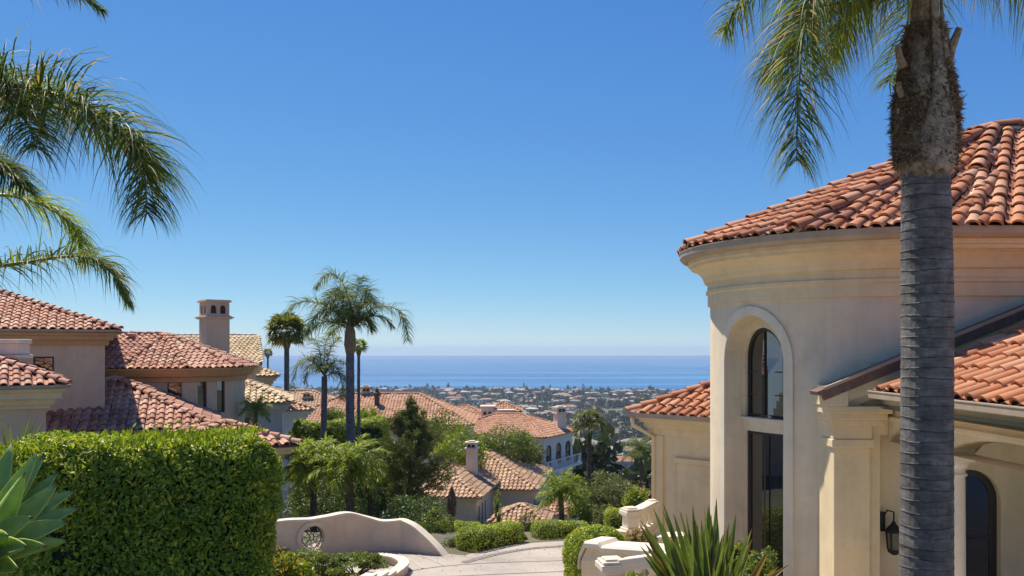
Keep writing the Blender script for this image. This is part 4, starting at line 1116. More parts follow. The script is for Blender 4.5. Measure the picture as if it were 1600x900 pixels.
# house with arched loggia
h3 = thing('loggia_house', 'white house with arched loggia and balcony under brown tile roof', 'house', (3, 98, EYE-18))
K = P(853, 684, 95)
zl0, zl1 = zz(731, 96), zz(705, 96)
aw = lambda L, n: [dict(s0=L*(i+.22)/n, s1=L*(i+.80)/n, z0=zl0, z1=zl1, arch=.55, depth=.5, mun=(1, 1)) for i in range(n)]
c3 = lblock(h3, (K.x, K.y), 6.4, 4.6, R(-26), K.z, .44, EYE-24, M_pale, M_tileR, lod=2, tiled=[0, 1, 3], ridge=0, w=.32, e=.42, wins={0: aw(11.8, 5), 1: aw(8.2, 3)}, muntins=(1, 1))
chimney(h3, 875, 634, 664, 15, 101, M_white, .4)
q0, q1, q2 = [rotp(sx*5.9, sy*4.1, c3, R(-26)) for sx, sy in ((-1, -1.25), (1.16, -1.25), (1.16, 1))]
mb = MB(); zbk = zz(735, 96)
for i in range(2):
    a, b2 = (q0, q1, q2)[i], (q0, q1, q2)[i+1]
    mb.bar((*a, zbk), (*b2, zbk), .5, .3)
mb.build('balcony_slab', M_pale, h3)
for i in range(2):
    a, b2 = Vector((*(q0, q1, q2)[i], zbk)), Vector((*(q0, q1, q2)[i+1], zbk)); n = int((b2-a).length/.45)
    mb = MB(); mb.bar(a+Vector((0, 0, 1.05)), b2+Vector((0, 0, 1.05)), .12, .1); mb.build('balcony_rail', M_pale, h3)
    mb = MB()
    for j in range(n+1): p = a.lerp(b2, j/n); mb.bar(p, p+Vector((0, 0, 1.05)), .07 if j % 5 else .25)
    mb.build('balusters', M_pale, h3)
# lower villa beside the drive
lw = thing('lower_villa', 'cream villa with tan tiled hip roofs below the bend of the drive', 'villa', (-2, 62, EYE-13))
K = P(752, 778, 58)
rw = [dict(s0=s, s1=s+.6, z0=K.z-2.3, z1=K.z-.8) for s in (.8, 2.0, 3.2)]
lblock(lw, (K.x, K.y), 3.3, 5.2, R(-8), K.z, .46, EYE-16, M_cream, M_tileB, over=.4, lod=1, n_ind=120, ridge=30, tiled=[0, 1, 3], win=(670, 790, 700, 785), wins={1: rw}, bands=((.3, .1), (.15, .14)), w=.3, e=.40)
K = P(841, 766, 64)
lblock(lw, (K.x, K.y), 4.5, 5.2, R(-8), K.z, .46, EYE-17, M_cream, M_tileB, over=.4, lod=1, n_ind=110, ridge=30, tiled=[0, 1, 3], win=(740, 860, 700, 770), bands=((.3, .1), (.15, .14)), rname='rear_roof', wins={1: [dict(s0=.5, s1=1.2, z0=K.z-2.2, z1=K.z-.7)]}, w=.3, e=.40)
K = P(856, 819, 56)
lblock(lw, (K.x, K.y), 1.9, 1.9, R(-8), K.z, .46, EYE-17, M_cream, M_tileB, over=.3, lod=1, n_ind=30, ridge=10, tiled=[0, 1, 3], win=(780, 860, 785, 825), bands=((.2, .1),), rname='entry_roof', w=.28, e=.36)
K = P(899, 806, 62)
lblock(lw, (K.x, K.y), 1.7, 1.9, R(-14), K.z, .44, EYE-18, M_pale, M_tileL, over=.3, lod=1, n_ind=30, ridge=10, tiled=[0, 1, 3], win=(840, 900, 780, 810), bands=((.2, .1),), rname='porch_roof', w=.28, e=.36, wins={0: [dict(s0=1.3, s1=2.1, z0=K.z-2.4, z1=K.z-1.0, arch=.4)]})
chimney(lw, 737, 689, 722, 16, 63.5, M_white, -.14)

# ================================================================== garden wall with round opening
gw = thing('garden_wall', 'curved stucco garden wall with scalloped white coping and round grille window', 'wall', (-4.2, 24, EYE-5.3))
px_top = [(425, 815), (452, 812), (486, 811), (515, 806), (546, 801), (575, 808), (598, 814), (626, 812), (645, 821), (665, 838), (682, 855), (695, 871)]
def wallY(px): return np.interp(px, [420, 486, 560, 620, 696], [22.0, 22.3, 23.2, 23.3, 22.6])
tops = [P(px, py, float(wallY(px))) for px, py in px_top]
tops = smooth_path(tops[:3], 8)[:-1]+smooth_path(tops[2:8], 26)[:-1]+smooth_path(tops[7:], 20)
acc = [0]
for a, b2 in zip(tops, tops[1:]): acc.append(acc[-1]+(Vector((b2.x-a.x, b2.y-a.y, 0))).length)
def gmap(s, d):
    i = max(0, min(len(acc)-2, int(np.searchsorted(acc, s)-1))); u = (s-acc[i])/(acc[i+1]-acc[i]) if acc[i+1] > acc[i] else 0
    a, b2 = tops[i], tops[i+1]; p = a.lerp(b2, u); t_ = Vector((b2.x-a.x, b2.y-a.y, 0)).normalized(); inn = Vector((-t_.y, t_.x, 0))
    return Vector((p.x+inn.x*d, p.y+inn.y*d, 0)), p.z
# hole centre
cs = min(np.linspace(0, acc[-1], 400), key=lambda s: abs(proj(Vector((*gmap(s, 0)[0][:2], EYE)))[0]-490)); cpz = zz(841, 22.3); hr = .305
brk = sorted(set(list(acc)+[cs+hr*math.cos(math.pi*i/16) for i in range(17)]))
mb = MB(); TH = .2
for a, b2 in zip(brk, brk[1:]):
    if b2-a < 1e-5: continue
    m_ = (a+b2)/2
    def pt(s, z, d): q, _ = gmap(s, d); return (q.x, q.y, z)
    for d in (0, TH):
        ta, tb = gmap(a, 0)[1]-.03, gmap(b2, 0)[1]-.03; z0 = EYE-6.2
        if abs(m_-cs) < hr:
            ha, hb = [math.sqrt(max(0, hr*hr-(s-cs)**2)) for s in (a, b2)]
            mb.poly([pt(a, z0, d), pt(b2, z0, d), pt(b2, cpz-hb, d), pt(a, cpz-ha, d)])
            mb.poly([pt(a, cpz+ha, d), pt(b2, cpz+hb, d), pt(b2, tb, d), pt(a, ta, d)])
        else: mb.poly([pt(a, z0, d), pt(b2, z0, d), pt(b2, tb, d), pt(a, ta, d)])
e = acc[-1]; mb.poly([pt(e, EYE-6.2, 0), pt(e, EYE-6.2, TH), pt(e, gmap(e, 0)[1]-.03, TH), pt(e, gmap(e, 0)[1]-.03, 0)])
for i in range(24):
    a0, a1 = 2*math.pi*i/24, 2*math.pi*(i+1)/24
    mb.poly([pt(cs+hr*math.cos(a0), cpz+hr*math.sin(a0), 0), pt(cs+hr*math.cos(a1), cpz+hr*math.sin(a1), 0), pt(cs+hr*math.cos(a1), cpz+hr*math.sin(a1), TH), pt(cs+hr*math.cos(a0), cpz+hr*math.sin(a0), TH)])
mb.build('wall_body', M_gwall, gw)
vs = []; fs = []
for s in acc:
    z = gmap(s, 0)[1]
    for d, dz in ((-.035, -.05), (-.035, 0), (TH+.035, 0.0), (TH+.035, -.05)):
        q, _ = gmap(s, d); vs.append((q.x, q.y, z+dz))
for i in range(len(acc)-1):
    for j in range(4): fs.append((i*4+j, i*4+(j+1) % 4, (i+1)*4+(j+1) % 4, (i+1)*4+j))
fs += [(0, 1, 2, 3), tuple(len(vs)-4+j for j in (3, 2, 1, 0))]
MB().add(vs, fs).build('coping', M_white, gw)
mb = MB()      # raised ring and iron rosette
vs = []; fs = []
for i in range(32):
    a0 = 2*math.pi*i/32
    for r_, d in ((hr-.005, .02), (hr-.005, -.035), (hr+.11, -.035), (hr+.11, .01)): vs.append(pt(cs+r_*math.cos(a0), cpz+r_*math.sin(a0), d))
for i in range(32):
    for j in range(3): fs.append((i*4+j, i*4+j+1, ((i+1) % 32)*4+j+1, ((i+1) % 32)*4+j))
MB().add(vs, fs).build('opening_surround', M_gwall, gw)
mb = MB()
def ring(r_, n=20, cx=0, cz=0, d=.12): return [pt(cs+cx+r_*math.cos(2*math.pi*i/n), cpz+cz+r_*math.sin(2*math.pi*i/n), d) for i in range(n+1)]
mb.tube(ring(hr-.02, 28), .014, 5); mb.tube(ring(.08), .014, 5)
for i in range(8):
    a0 = 2*math.pi*i/8; mb.tube([pt(cs+.08*math.cos(a0), cpz+.08*math.sin(a0), .12), pt(cs+(hr-.02)*math.cos(a0), cpz+(hr-.02)*math.sin(a0), .12)], .011, 5)
    a1 = a0+math.pi/8; mb.tube(ring(.062, 12, .23*math.cos(a1), .23*math.sin(a1)), .009, 4)
mb.build('iron_grille', M_iron, gw)

# planter kerb in the foreground, built of stone blocks
kb = thing('planter_kerb', 'curved stone planter kerb at the edge of the drive', 'kerb', (-3.6, 21, EYE-5.2))
arc = smooth_path([gp(588, 880), gp(604, 881), gp(620, 884), gp(631, 891), gp(626, 900), gp(600, 912), gp(540, 925)], 19)
for i in range(18):
    a, b2 = arc[i], arc[i+1]; m_ = (a+b2)/2; g = H(m_.x, m_.y); dl = (b2-a).normalized()
    mb = MB(); mb.bar(Vector((a.x, a.y, g+.06))+dl*.012, Vector((b2.x, b2.y, g+.06))-dl*.012, .20, .24+random.uniform(-.008, .008)); mb.build('block', M_gwall, kb, bevel=.012)
    mb = MB(); mb.bar(Vector((a.x, a.y, g+.205))+dl*.006, Vector((b2.x, b2.y, g+.205))-dl*.006, .27, .05); mb.build('coping_stone', M_white, kb, bevel=.012)

n = 230; PX = RNG.uniform(-5.2, 2.0, n); PYv = 20.8+RNG.uniform(0, 1, n)**2*2.6; PYv[:150] = np.interp(PX[:150], [-5, -3.6, -2.7, -1.7, 2], [22.2, 22.9, 23.1, 22.5, 24.4])-RNG.exponential(.16, 150)
fo = leaf_obj('fallen_leaves', np.stack([PX, PYv, hgt(PX, PYv)+.03], 1), np.tile(np.array([[0, -1.0, .0]]), (n, 1)), 0.04, M_boot, None, spread=.6, droop=.0)
tag(fo, 'dry brown leaves scattered along the drive and wall foot', 'leaves', kind='stuff')

# ================================================================== stair balustrades
def pedestal(parent, c, z0, z1, w, rot):
    mb = MB(); h = z1-z0
    for k, a, b2 in ((1.3, z0, z0+.08), (1.15, z0+.08, z0+.13), (.92, z0+.13, z1-.2), (1.08, z1-.2, z1-.16), (1.28, z1-.16, z1-.07), (1.12, z1-.07, z1-.03), (.8, z1-.03, z1)):
        mb.box(c[0]-w*k/2, c[0]+w*k/2, c[1]-w*k/2, c[1]+w*k/2, a, b2, rot)
    return mb.build('pedestal', M_white, parent, bevel=.015)
def rail(parent, a, b2, w, h, name='rail'):
    mb = MB(); a, b2 = Vector(a), Vector(b2)
    mb.bar(a, b2, w, h); mb.bar(a-Vector((0, 0, h*.8)), b2-Vector((0, 0, h*.8)), w*.8, h*.6)
    return mb.build(name, M_white, parent, bevel=.012)
# far flight
fb = thing('upper_stair_balustrade', 'white stone stair balustrade with square pedestal against the villa wing', 'balustrade', (2.6, 18.6, EYE-5))
p1 = P(985, 792, 18.6); pedestal(fb, (p1.x, p1.y), p1.z-.55, p1.z, .28, R(20))
p0 = P(962, 832, 18.1)
mb = MB(); mb.bar((p0.x-.25, p0.y, p0.z-.0), (p1.x+.1, p1.y+.1, p1.z-.60), .42, .14); mb.build('stair_cheek', M_white, fb, bevel=.015)
mb = MB(); mb.box(p1.x-.22, p1.x+1.2, p1.y-.15, p1.y+.3, EYE-6.2, p1.z-.60, R(12)); mb.build('base_wall', M_white, fb)
p2 = P(1019, 786, 19.6); rail(fb, (p1.x+.15, p1.y+.1, p1.z-.10), (p2.x, p2.y, p2.z), .24, .1)
rail(fb, (p1.x+.15, p1.y+.1, p1.z-.58), (p2.x, p2.y, p2.z-.46), .24, .1, 'bottom_rail')
for i in range(3):
    q = Vector((p1.x+.15, p1.y+.1, p1.z-.6)).lerp(Vector((p2.x, p2.y, p2.z-.48)), .25+.25*i)
    mb = MB(); mb.lathe(q, [(.05, .03), (.05, .09), (.03, .11), (.075, .24), (.03, .38), (.05, .40), (.05, .47)], 12); mb.build('baluster', M_white, fb, smooth=True)
pedestal(fb, (p2.x, p2.y), p2.z-.9, p2.z+.08, .2, R(20))
# near wall and rail
nb = thing('stair_cheek_wall', 'pale stucco stair wall with rounded coping beside the round shrub', 'wall', (1.3, 14.6, EYE-5))
a = P(917, 849, 14.6); b2 = P(1075, 862, 13.4)
mb = MB(); d = (b2-a); d.z = 0; d.normalize(); n_ = Vector((-d.y, d.x, 0))
A0, A1 = a-Vector((0, 0, .07)), b2-Vector((0, 0, .07))
prof = [A0, A1, Vector((A1.x, A1.y, EYE-6)), Vector((A0.x-.06, A0.y, EYE-6)), Vector((A0.x-.09, A0.y+.01, A0.z-.22))]
mb.add([p for p in prof]+[p+n_*.42 for p in prof], [(0, 4, 3, 2, 1), (5, 6, 7, 8, 9), (0, 5, 9, 4), (4, 9, 8, 3), (0, 1, 6, 5)])
mb.build('wall_body', M_trim, nb)
mb = MB(); c0 = A0-d*.02; vs = []; fs = []
stn = [c0-d*.12-Vector((0, 0, .34)), c0-d*.09-Vector((0, 0, .16)), c0-Vector((0, 0, -.03)), c0+d*.28+Vector((0, 0, .05)), c0+d*.34+Vector((0, 0, .0)), A1]
for p in stn:
    for o_, dz in ((-.07, -.02), (-.07, .05), (-.03, .08), (.45, .08), (.49, .05), (.49, -.02)): vs.append(p+n_*o_+Vector((0, 0, dz)))
for i in range(len(stn)-1):
    for j in range(6): fs.append((i*6+j, i*6+(j+1) % 6, (i+1)*6+(j+1) % 6, (i+1)*6+j))
mb.add(vs, fs); mb.build('coping', M_white, nb)
rb = thing('lower_stair_balustrade', 'white stone pedestal and rail in front of the stair wall', 'balustrade', (1.5, 12.6, EYE-5))
p1 = P(956, 871, 12.4); pedestal(rb, (p1.x, p1.y), EYE-5.3, p1.z, .30, R(10))
p2 = P(1090, 861, 11.6); rail(rb, (p1.x+.14, p1.y, p1.z-.07), (p2.x, p2.y, p2.z-.02), .28, .11)
rail(rb, (p1.x+.14, p1.y, p1.z-.36), (p2.x, p2.y, p2.z-.34), .26, .10, 'bottom_rail')
for i in range(5):
    q = Vector((p1.x+.15, p1.y, p1.z-.40)).lerp(Vector((p2.x, p2.y, p2.z-.36)), .12+.19*i)
    mb = MB(); mb.lathe(q, [(.045, .03), (.045, .07), (.028, .09), (.06, .15), (.028, .22), (.045, .24), (.045, .29)], 12); mb.build('baluster', M_white, rb, smooth=True)

# ================================================================== hedges
hedge('clipped_hedge', 'tall clipped boxy hedge in the left foreground with glossy leaves', [(xx(20, 8.7), 8.7), (xx(412, 9.9), 9.9)], 1.5, 3.0, M_hedge, .056, 4200, round_=.30, zbase=lambda x, y: zz(690, 9.0)-3.0, wob=.07)
hd = [o for o in COL.objects if o.name == 'clipped_hedge'][0]
n = 3000; U = RNG.uniform(.02, .90, n); pts = np.stack([xx(20, 8.7)+(xx(425, 9.9)-xx(20, 8.7))*U, 8.7+1.2*U+RNG.uniform(-.72, .72, n), np.full(n, zz(690, 9.0))+RNG.exponential(.02, n)-.02], 1)
leaf_obj('lit_top_shoots', pts, np.tile(np.array([[.1, -.1, 1.0]]), (n, 1)), .07, M_lime, hd, spread=.4, aspect=.3)  # stray shoots, crowded over the top in lime to paint it sunlit
hg = 'low hedges along the drive'
def ground_hedge(name, label, pxs, w, h, mat, size, dens, off=.5, **kw):
    pts = [gp(*p) for p in pxs]; return hedge(name, label, [(p.x, p.y) for p in smooth_path(pts, 10)], w, h, mat, size, dens, hg, **kw)
hedge('low_hedge', 'low clipped hedge curling round the inside of the bend', [(p.x, p.y) for p in smooth_path([Vector((-1.25, 23.35, 0)), Vector((-.85, 23.8, 0)), Vector((.15, 24.85, 0))], 9)], .7, .55, M_hedge, .05, 1500, hg, round_=.2, wob=.03)
hedge('low_hedge', 'low clipped hedge along the far edge of the drive beside the round shrub', [(p.x, p.y) for p in smooth_path([Vector((.62, 25.2, 0)), Vector((1.3, 25.45, 0)), Vector((2.2, 25.5, 0))], 8)], .6, .42, M_hedge, .05, 1500, hg, round_=.2, wob=.03)
hedge('low_hedge', 'short hedge standing behind the bend hedge below the villa', [(-2.0, 29.5), (-.95, 29.6)], .9, 1.0, M_hedge, .055, 1200, hg, round_=.25, zbase=lambda x, y: zz(818, 29.3)-1.0)
hedge('low_hedge', 'dark clipped hedge behind the stair pedestal', [(3.15, 30.2), (4.1, 30.0), (5.5, 29.8)], .9, 1.6, M_hedge, .055, 1100, hg, round_=.2, zbase=lambda x, y: zz(797, 30)-1.6)
hedge('high_hedge', 'high clipped hedge behind the palm cluster and tall trunk', [(xx(462, 46), 46), (xx(606, 47), 47)], 1.6, 3.2, M_hedge, .085, 800, round_=.4, zbase=lambda x, y: zz(657, 46.5)-3.2, wob=.12)
# round shrub by the stair wall
zt = zz(822, 16.6)
hedge('round_shrub', 'rounded clipped green shrub at the foot of the white stairs', [(xx(886, 15.7), 15.7), (xx(978, 15.7), 15.9)], .95, 1.9, M_hedge, .05, 3600, round_=.46, zbase=lambda x, y: zz(824, 15.7)-1.9)

# ================================================================== agave, flax, spiky plants
def blade(parent, base, tip, w, sag, mat, fold=.22, side=None, belly=.55, n=9, name='leaf', thick=0):
    base, tip = Vector(base), Vector(tip); d = tip-base; L = d.length; dn = d.normalized()
    side = Vector(side) if side else dn.cross(Vector((0, -.6, .8)))
    if side.length < .05: side = Vector((1, 0, 0))
    side = (side-dn*side.dot(dn)).normalized(); nor = side.cross(dn)
    if nor.z < 0: nor = -nor
    vs = []; fs = []; ac = []; al = []
    for i in range(n+1):
        t = i/n; p = base+d*t+Vector((0, 0, 1))*sag*L*math.sin(math.pi*t)+nor*0
        wd_ = w*(math.sin(math.pi*min(1, t**belly*.97+.03))**.75)*(.5+.5*min(1, 4*t)) if t < 1 else 0.0
        wd_ = max(wd_, w*.02)
        for k in (-1, -.5, 0, .5, 1):
            vs.append(p+side*k*wd_/2+nor*fold*wd_*abs(k)**1.5); ac.append(abs(k)); al.append(t)
    for i in range(n):
        for k in range(4): fs.append((i*5+k, i*5+k+1, (i+1)*5+k+1, (i+1)*5+k))
    me = bpy.data.meshes.new(name); me.from_pydata([tuple(v) for v in vs], [], fs); me.update()
    at = me.attributes.new('across', 'FLOAT', 'POINT'); at.data.foreach_set('value', ac)
    at = me.attributes.new('along', 'FLOAT', 'POINT'); at.data.foreach_set('value', al)
    o = link_mesh(name, me, mat, parent, smooth=True)
    if thick:
        md = o.modifiers.new('thick', 'SOLIDIFY'); md.thickness = thick
    return o
AY = 4.6
ag = thing('agave', 'pale green agave rosette with broad leaves at the lower left edge', 'agave', P(-45, 980, AY))
c = P(-28, 862, AY)
atips = [(9, 676, -.25, 40), (38, 704, .15, 38), (62, 727, -.1, 40), (66, 758, .2, 40), (57, 778, -.35, 36), (82, 796, -.15, 40), (100, 819, .1, 40), (100, 832, -.3, 38), (97, 846, -.1, 36), (78, 872, -.25, 36), (45, 808, -.5, 44), (43, 854, -.55, 46), (-15, 690, .2, 44), (22, 740, -.55, 46), (-60, 700, .1, 42), (10, 800, -.6, 42), (60, 905, -.2, 40), (30, 890, -.5, 40)]
atips += [(25, 712, .3, 34), (50, 742, .3, 34), (72, 778, .35, 34), (88, 806, .3, 34), (70, 815, -.3, 36), (84, 858, .2, 34), (48, 775, .3, 34), (30, 765, -.3, 38), (62, 838, -.45, 38), (20, 830, -.55, 40)]
for i, (px, py, dy, w) in enumerate(atips):
    px, py = -28+(px+28)*.93, 862+(py-862)*.95; tip = P(px, py, AY)+Vector((0, dy, 0)); dirv = (tip-c).normalized()
    b0 = c+Vector((0, 0, .0))+Vector((random.uniform(-.01, .01), random.uniform(-.02, .02), (py-800)/F*AY*-.25))
    blade(ag, b0, tip, w/F*AY*.92, -.06 if py < 780 else .04, M_agave, .16, side=(Vector((dirv.z, random.uniform(-.5, .1), -dirv.x))), belly=.8, thick=.006)
mb = MB(); mb.tube([P(-45, 1010, AY), P(-30, 868, AY)], [.06, .05], 8); mb.build('stem', M_bark, ag)
FY = 6.0
fl = thing('flax_plant', 'large flax clump with sword leaves in front of the tower window', 'plant', P(1108, 990, FY))
ftips = [(1030, 812), (1012, 838), (1003, 816), (1022, 795), (1047, 797), (1066, 800), (1075, 802), (1092, 798), (1104, 797), (1112, 793), (1119, 800), (1134, 788), (1147, 801), (1058, 808), (1008, 832), (1000, 853), (1085, 815), (1125, 815), (1160, 862), (1188, 849), (1190, 851), (1208, 877), (1230, 879), (1240, 893), (1015, 872), (1070, 825), (1100, 825), (1175, 868), (1040, 830), (1150, 840), (1112, 830), (1028, 860), (1055, 838), (1090, 838), (1138, 828), (1018, 890), (1048, 868), (1122, 862), (1078, 862), (1104, 872), (1140, 878), (1062, 885)]
ftips += [(random.uniform(1010, 1165), random.uniform(805, 880)) for _ in range(52)]
for i, (px, py) in enumerate(ftips):
    tip = P(px, py, FY)+Vector((0, random.uniform(-.3, .3), 0)); bx = 1108+(px-1108)*.22+random.uniform(-10, 10)
    base = P(bx, 985, FY)+Vector((0, (tip.y-FY)*.3, 0))
    org = px > 1155 and random.random() < .55 or (px < 1020 and random.random() < .25)
    blade(fl, base, tip, random.uniform(11, 17)/F*FY, .10*abs(px-1108)/100*.6, M_flaxo if org else M_flax, .28, side=(random.uniform(.5, 1), random.uniform(-.7, .7), 0), belly=.62)
sp = thing('spiky_plant', 'clump of thin arching strap leaves behind the agave', 'plant', P(22, 760, 11.2))
for i in range(46):
    a = random.uniform(-1.2, 1.2); L = random.uniform(40, 105); tip = P(25+L*math.sin(a)*.8, 735-L*math.cos(a)*.95, 11.2)+Vector((0, random.uniform(-.3, .3), 0))
    blade(sp, P(22+random.uniform(-8, 8), 752, 11.2), tip, .028, .08, M_flax, .25, side=(random.uniform(.4, 1), random.uniform(-.8, .8), 0), n=6)

# ================================================================== palms
# right hand queen palm
QY = 8.0
qp = thing('queen_palm', 'big queen palm with ringed grey trunk in front of the tower villa', 'palm tree', (xx(1447, QY), QY, EYE-4))
mb = MB(); pts = []; rad = []; rings = 74
tx = [(1447, 1010), (1448, 700), (1449, 480), (1447, 330), (1446, 270)]
def tcen(py): return float(np.interp(py, [270, 330, 480, 700, 1010], [1446, 1447, 1449, 1448, 1447]))
def trad(py): return float(np.interp(py, [265, 300, 420, 700, 1010], [34, 36, 38, 38.5, 40]))
py = 1010.0; lvl = []
while py > 262:
    lvl.append(py); py -= random.uniform(13, 22)
vs = []; fs = []; nn = 28
for i, py in enumerate(lvl):
    step = (lvl[i+1]-py) if i+1 < len(lvl) else -10
    ph0 = random.uniform(0, 6)
    for f_, k in ((0, .996), (.07, 1.014), (.16, 1.004), (.75, .994)):
        yy = py+step*f_; c = P(tcen(yy), yy, QY); r = trad(yy)/F*QY*k
        ph = random.uniform(0, 6)
        for j in range(nn):
            a = 2*math.pi*j/nn
            vs.append((c.x+r*math.cos(a)*(1+random.gauss(0, .004)), c.y+r*math.sin(a), c.z+.008*math.sin(a*2+ph0)+random.gauss(0, .0015)))
m_ = len(vs)//nn
fm = []
for i in range(m_-1):
    for j in range(nn): fs.append((i*nn+j, i*nn+(j+1) % nn, (i+1)*nn+(j+1) % nn, (i+1)*nn+j)); fm.append(1 if i % 4 == 0 else 0)
m, nt, b = new_mat('queen_trunk'); M_qt = m
g = nt.nodes.new('ShaderNodeNewGeometry'); mp = N(nt, 'ShaderNodeMapping'); mp.inputs['Scale'].default_value = (2.2, 2.2, 9)
nt.links.new(g.outputs['Position'], mp.inputs[0]); n1 = noise(nt, 1.6, 8, .7, mp.outputs[0]); n2 = noise(nt, 7, 6, .7)
r1 = ramp(nt, [(.30, (.062, .052, .045)), (.48, (.132, .113, .098)), (.62, (.20, .18, .16)), (.78, (.37, .33, .29))]); nt.links.new(n1.outputs[0], r1.inputs[0])
r2 = ramp(nt, [(.38, (.55, .52, .5)), (.6, (1.1, 1.1, 1.1))]); nt.links.new(n2.outputs[0], r2.inputs[0])
nt.links.new(mixc(nt, 1, r1.outputs[0], r2.outputs[0], 'MULTIPLY'), b.inputs['Base Color']); b.inputs['Roughness'].default_value = .62
n3 = noise(nt, 28, 6, .7, mp.outputs[0]); bump(nt, b, n3.outputs[0], .55, .012)
M_scar = plain('trunk_ring_scar', (.045, .038, .034), .9, 0, .5, 14)
mb = MB().add(vs, fs); mb.m = fm; mb.build('trunk', [M_qt, M_scar], qp, smooth=False)
# swollen crown base with fibre and sheaths
prof = [(278, 35), (262, 41), (235, 44), (200, 46), (165, 44), (140, 40), (110, 35), (85, 31), (60, 27), (30, 22), (0, 19), (-40, 16)]
vs = []; fs = []; nn = 26
for i, (py, r) in enumerate(prof):
    c = P(1446, py, QY)
    for j in range(nn):
        a = 2*math.pi*j/nn; rr = r/F*QY*(1+.06*math.sin(a*3+i*1.3)+random.gauss(0, .03)); vs.append((c.x+rr*math.cos(a), c.y+rr*math.sin(a), c.z+random.gauss(0, .015)))
for i in range(len(prof)-1):
    for j in range(nn): fs.append((i*nn+j, i*nn+(j+1) % nn, (i+1)*nn+(j+1) % nn, (i+1)*nn+j))
MB().add(vs, fs).build('crown_base', M_boot, qp)
def sheath(cx, pts, depth_f):
    """old leaf base hugging the crown: list of (py, halfwidth px, radius px)"""
    vs = []; fs = []; k = 9
    for py, hw, r in pts:
        c = P(1446, py, QY)
        for j in range(k):
            off = (j/(k-1)*2-1); x = (cx-1446+off*hw)/F*QY; rr = r/F*QY; y = -math.sqrt(max(.0, rr*rr-x*x)) if abs(x) < rr else 0
            vs.append((c.x+x, c.y+y*depth_f-.012*(1-off*off), c.z-.03*(off*off)))
    for i in range(len(pts)-1):
        for j in range(k-1): fs.append((i*k+j, i*k+j+1, (i+1)*k+j+1, (i+1)*k+j))
    o = MB().add(vs, fs).build('leaf_sheath', M_sheath, qp, smooth=True)
    md = o.modifiers.new('thick', 'SOLIDIFY'); md.thickness = .012
sheath(1450, [(272, 8, 44), (262, 24, 45), (240, 32, 47), (210, 30, 49), (180, 22, 48), (160, 16, 46), (130, 13, 42), (100, 10, 37), (60, 8, 30), (20, 7, 24), (-30, 5, 20)], 1.0)
sheath(1424, [(160, 9, 46), (140, 11, 43), (110, 11, 38), (85, 8, 34), (60, 5, 30)], 1.0)
sheath(1466, [(100, 6, 38), (70, 7, 32), (30, 7, 26), (-20, 5, 21)], 1.0)
for (a, b2, r) in (((1477, 110), (1499, 44), 9), ((1470, 100), (1480, 46), 7), ((1412, 105), (1402, 70), 7), ((1410, 150), (1404, 128), 6)):
    mb = MB(); mb.tube([P(*a, QY-.1), P((a[0]+b2[0])/2-2, (a[1]+b2[1])/2, QY-.12), P(*b2, QY-.15)], [r/F*QY, r*.8/F*QY, r*.55/F*QY], 7); mb.build('cut_stub', M_boot, qp)
n = 5200; a = RNG.uniform(0, 6.283, n); pyv = RNG.uniform(40, 262, n); rv = np.interp(pyv, [40, 85, 110, 140, 165, 235, 262], [25, 31, 36, 41, 46, 46, 42])/F*QY*RNG.uniform(.98, 1.06, n)
pts = np.stack([xx(1446, QY)+rv*np.cos(a), QY+rv*np.sin(a), EYE+(HY-pyv)/F*QY], 1); nr = np.stack([np.cos(a), np.sin(a), RNG.normal(.2, .6, n)], 1)
leaf_obj('fibre', pts, nr, .12, M_boot, qp, aspect=.04, spread=.85)
cq = P(1446, -30, QY)
def rp(l, dy=0):
    return [P(x, y, QY)+Vector((0, dy*i/(len(l)-1), 0)) for i, (x, y) in enumerate(l)]
for l, dy, nl, ll in (
    ([(1440, -10), (1370, -85), (1290, -60), (1244, 40), (1226, 150), (1217, 270)], -.5, 330, .66),
    ([(1440, -10), (1380, -60), (1320, -40), (1270, 20), (1225, 90)], .5, 200, .58),
    ([(1440, -10), (1400, -70), (1350, -75), (1300, -40), (1262, 10)], -1.1, 230, .62),
    ([(1440, -10), (1390, -110), (1300, -140), (1220, -90), (1170, -10)], .9, 200, .55),
    ([(1440, -10), (1425, -70), (1390, -85), (1352, -45), (1330, 25)], -1.3, 230, .6),
    ([(1440, -10), (1415, -50), (1385, -50), (1362, -10), (1350, 40)], .8, 170, .5),
    ([(1450, -10), (1480, -80), (1540, -90), (1600, -50), (1650, 40)], -.2, 240, .62),
    ([(1450, -10), (1500, -110), (1580, -130), (1680, -70), (1740, 50)], .7, 200, .6),
    ([(1446, -20), (1460, -130), (1520, -190), (1620, -180)], -1.0, 160, .6),
    ([(1446, -20), (1440, -140), (1380, -230), (1280, -230)], -.6, 160, .6),
    ([(1446, -20), (1450, -160), (1470, -260), (1500, -330)], .6, 150, .6),
    ([(1446, -20), (1430, -80), (1415, -90), (1400, -40), (1392, 20)], 1.9, 150, .5),
    ([(1446, -20), (1470, -80), (1500, -70), (1520, -20), (1530, 30)], 1.9, 150, .5)):
    frond(qp, rp(l, dy), int(nl*2.2), ll*1.5, .0155, r0=.028, droop=.5, plum=.6, seg=5, sweep=.62)
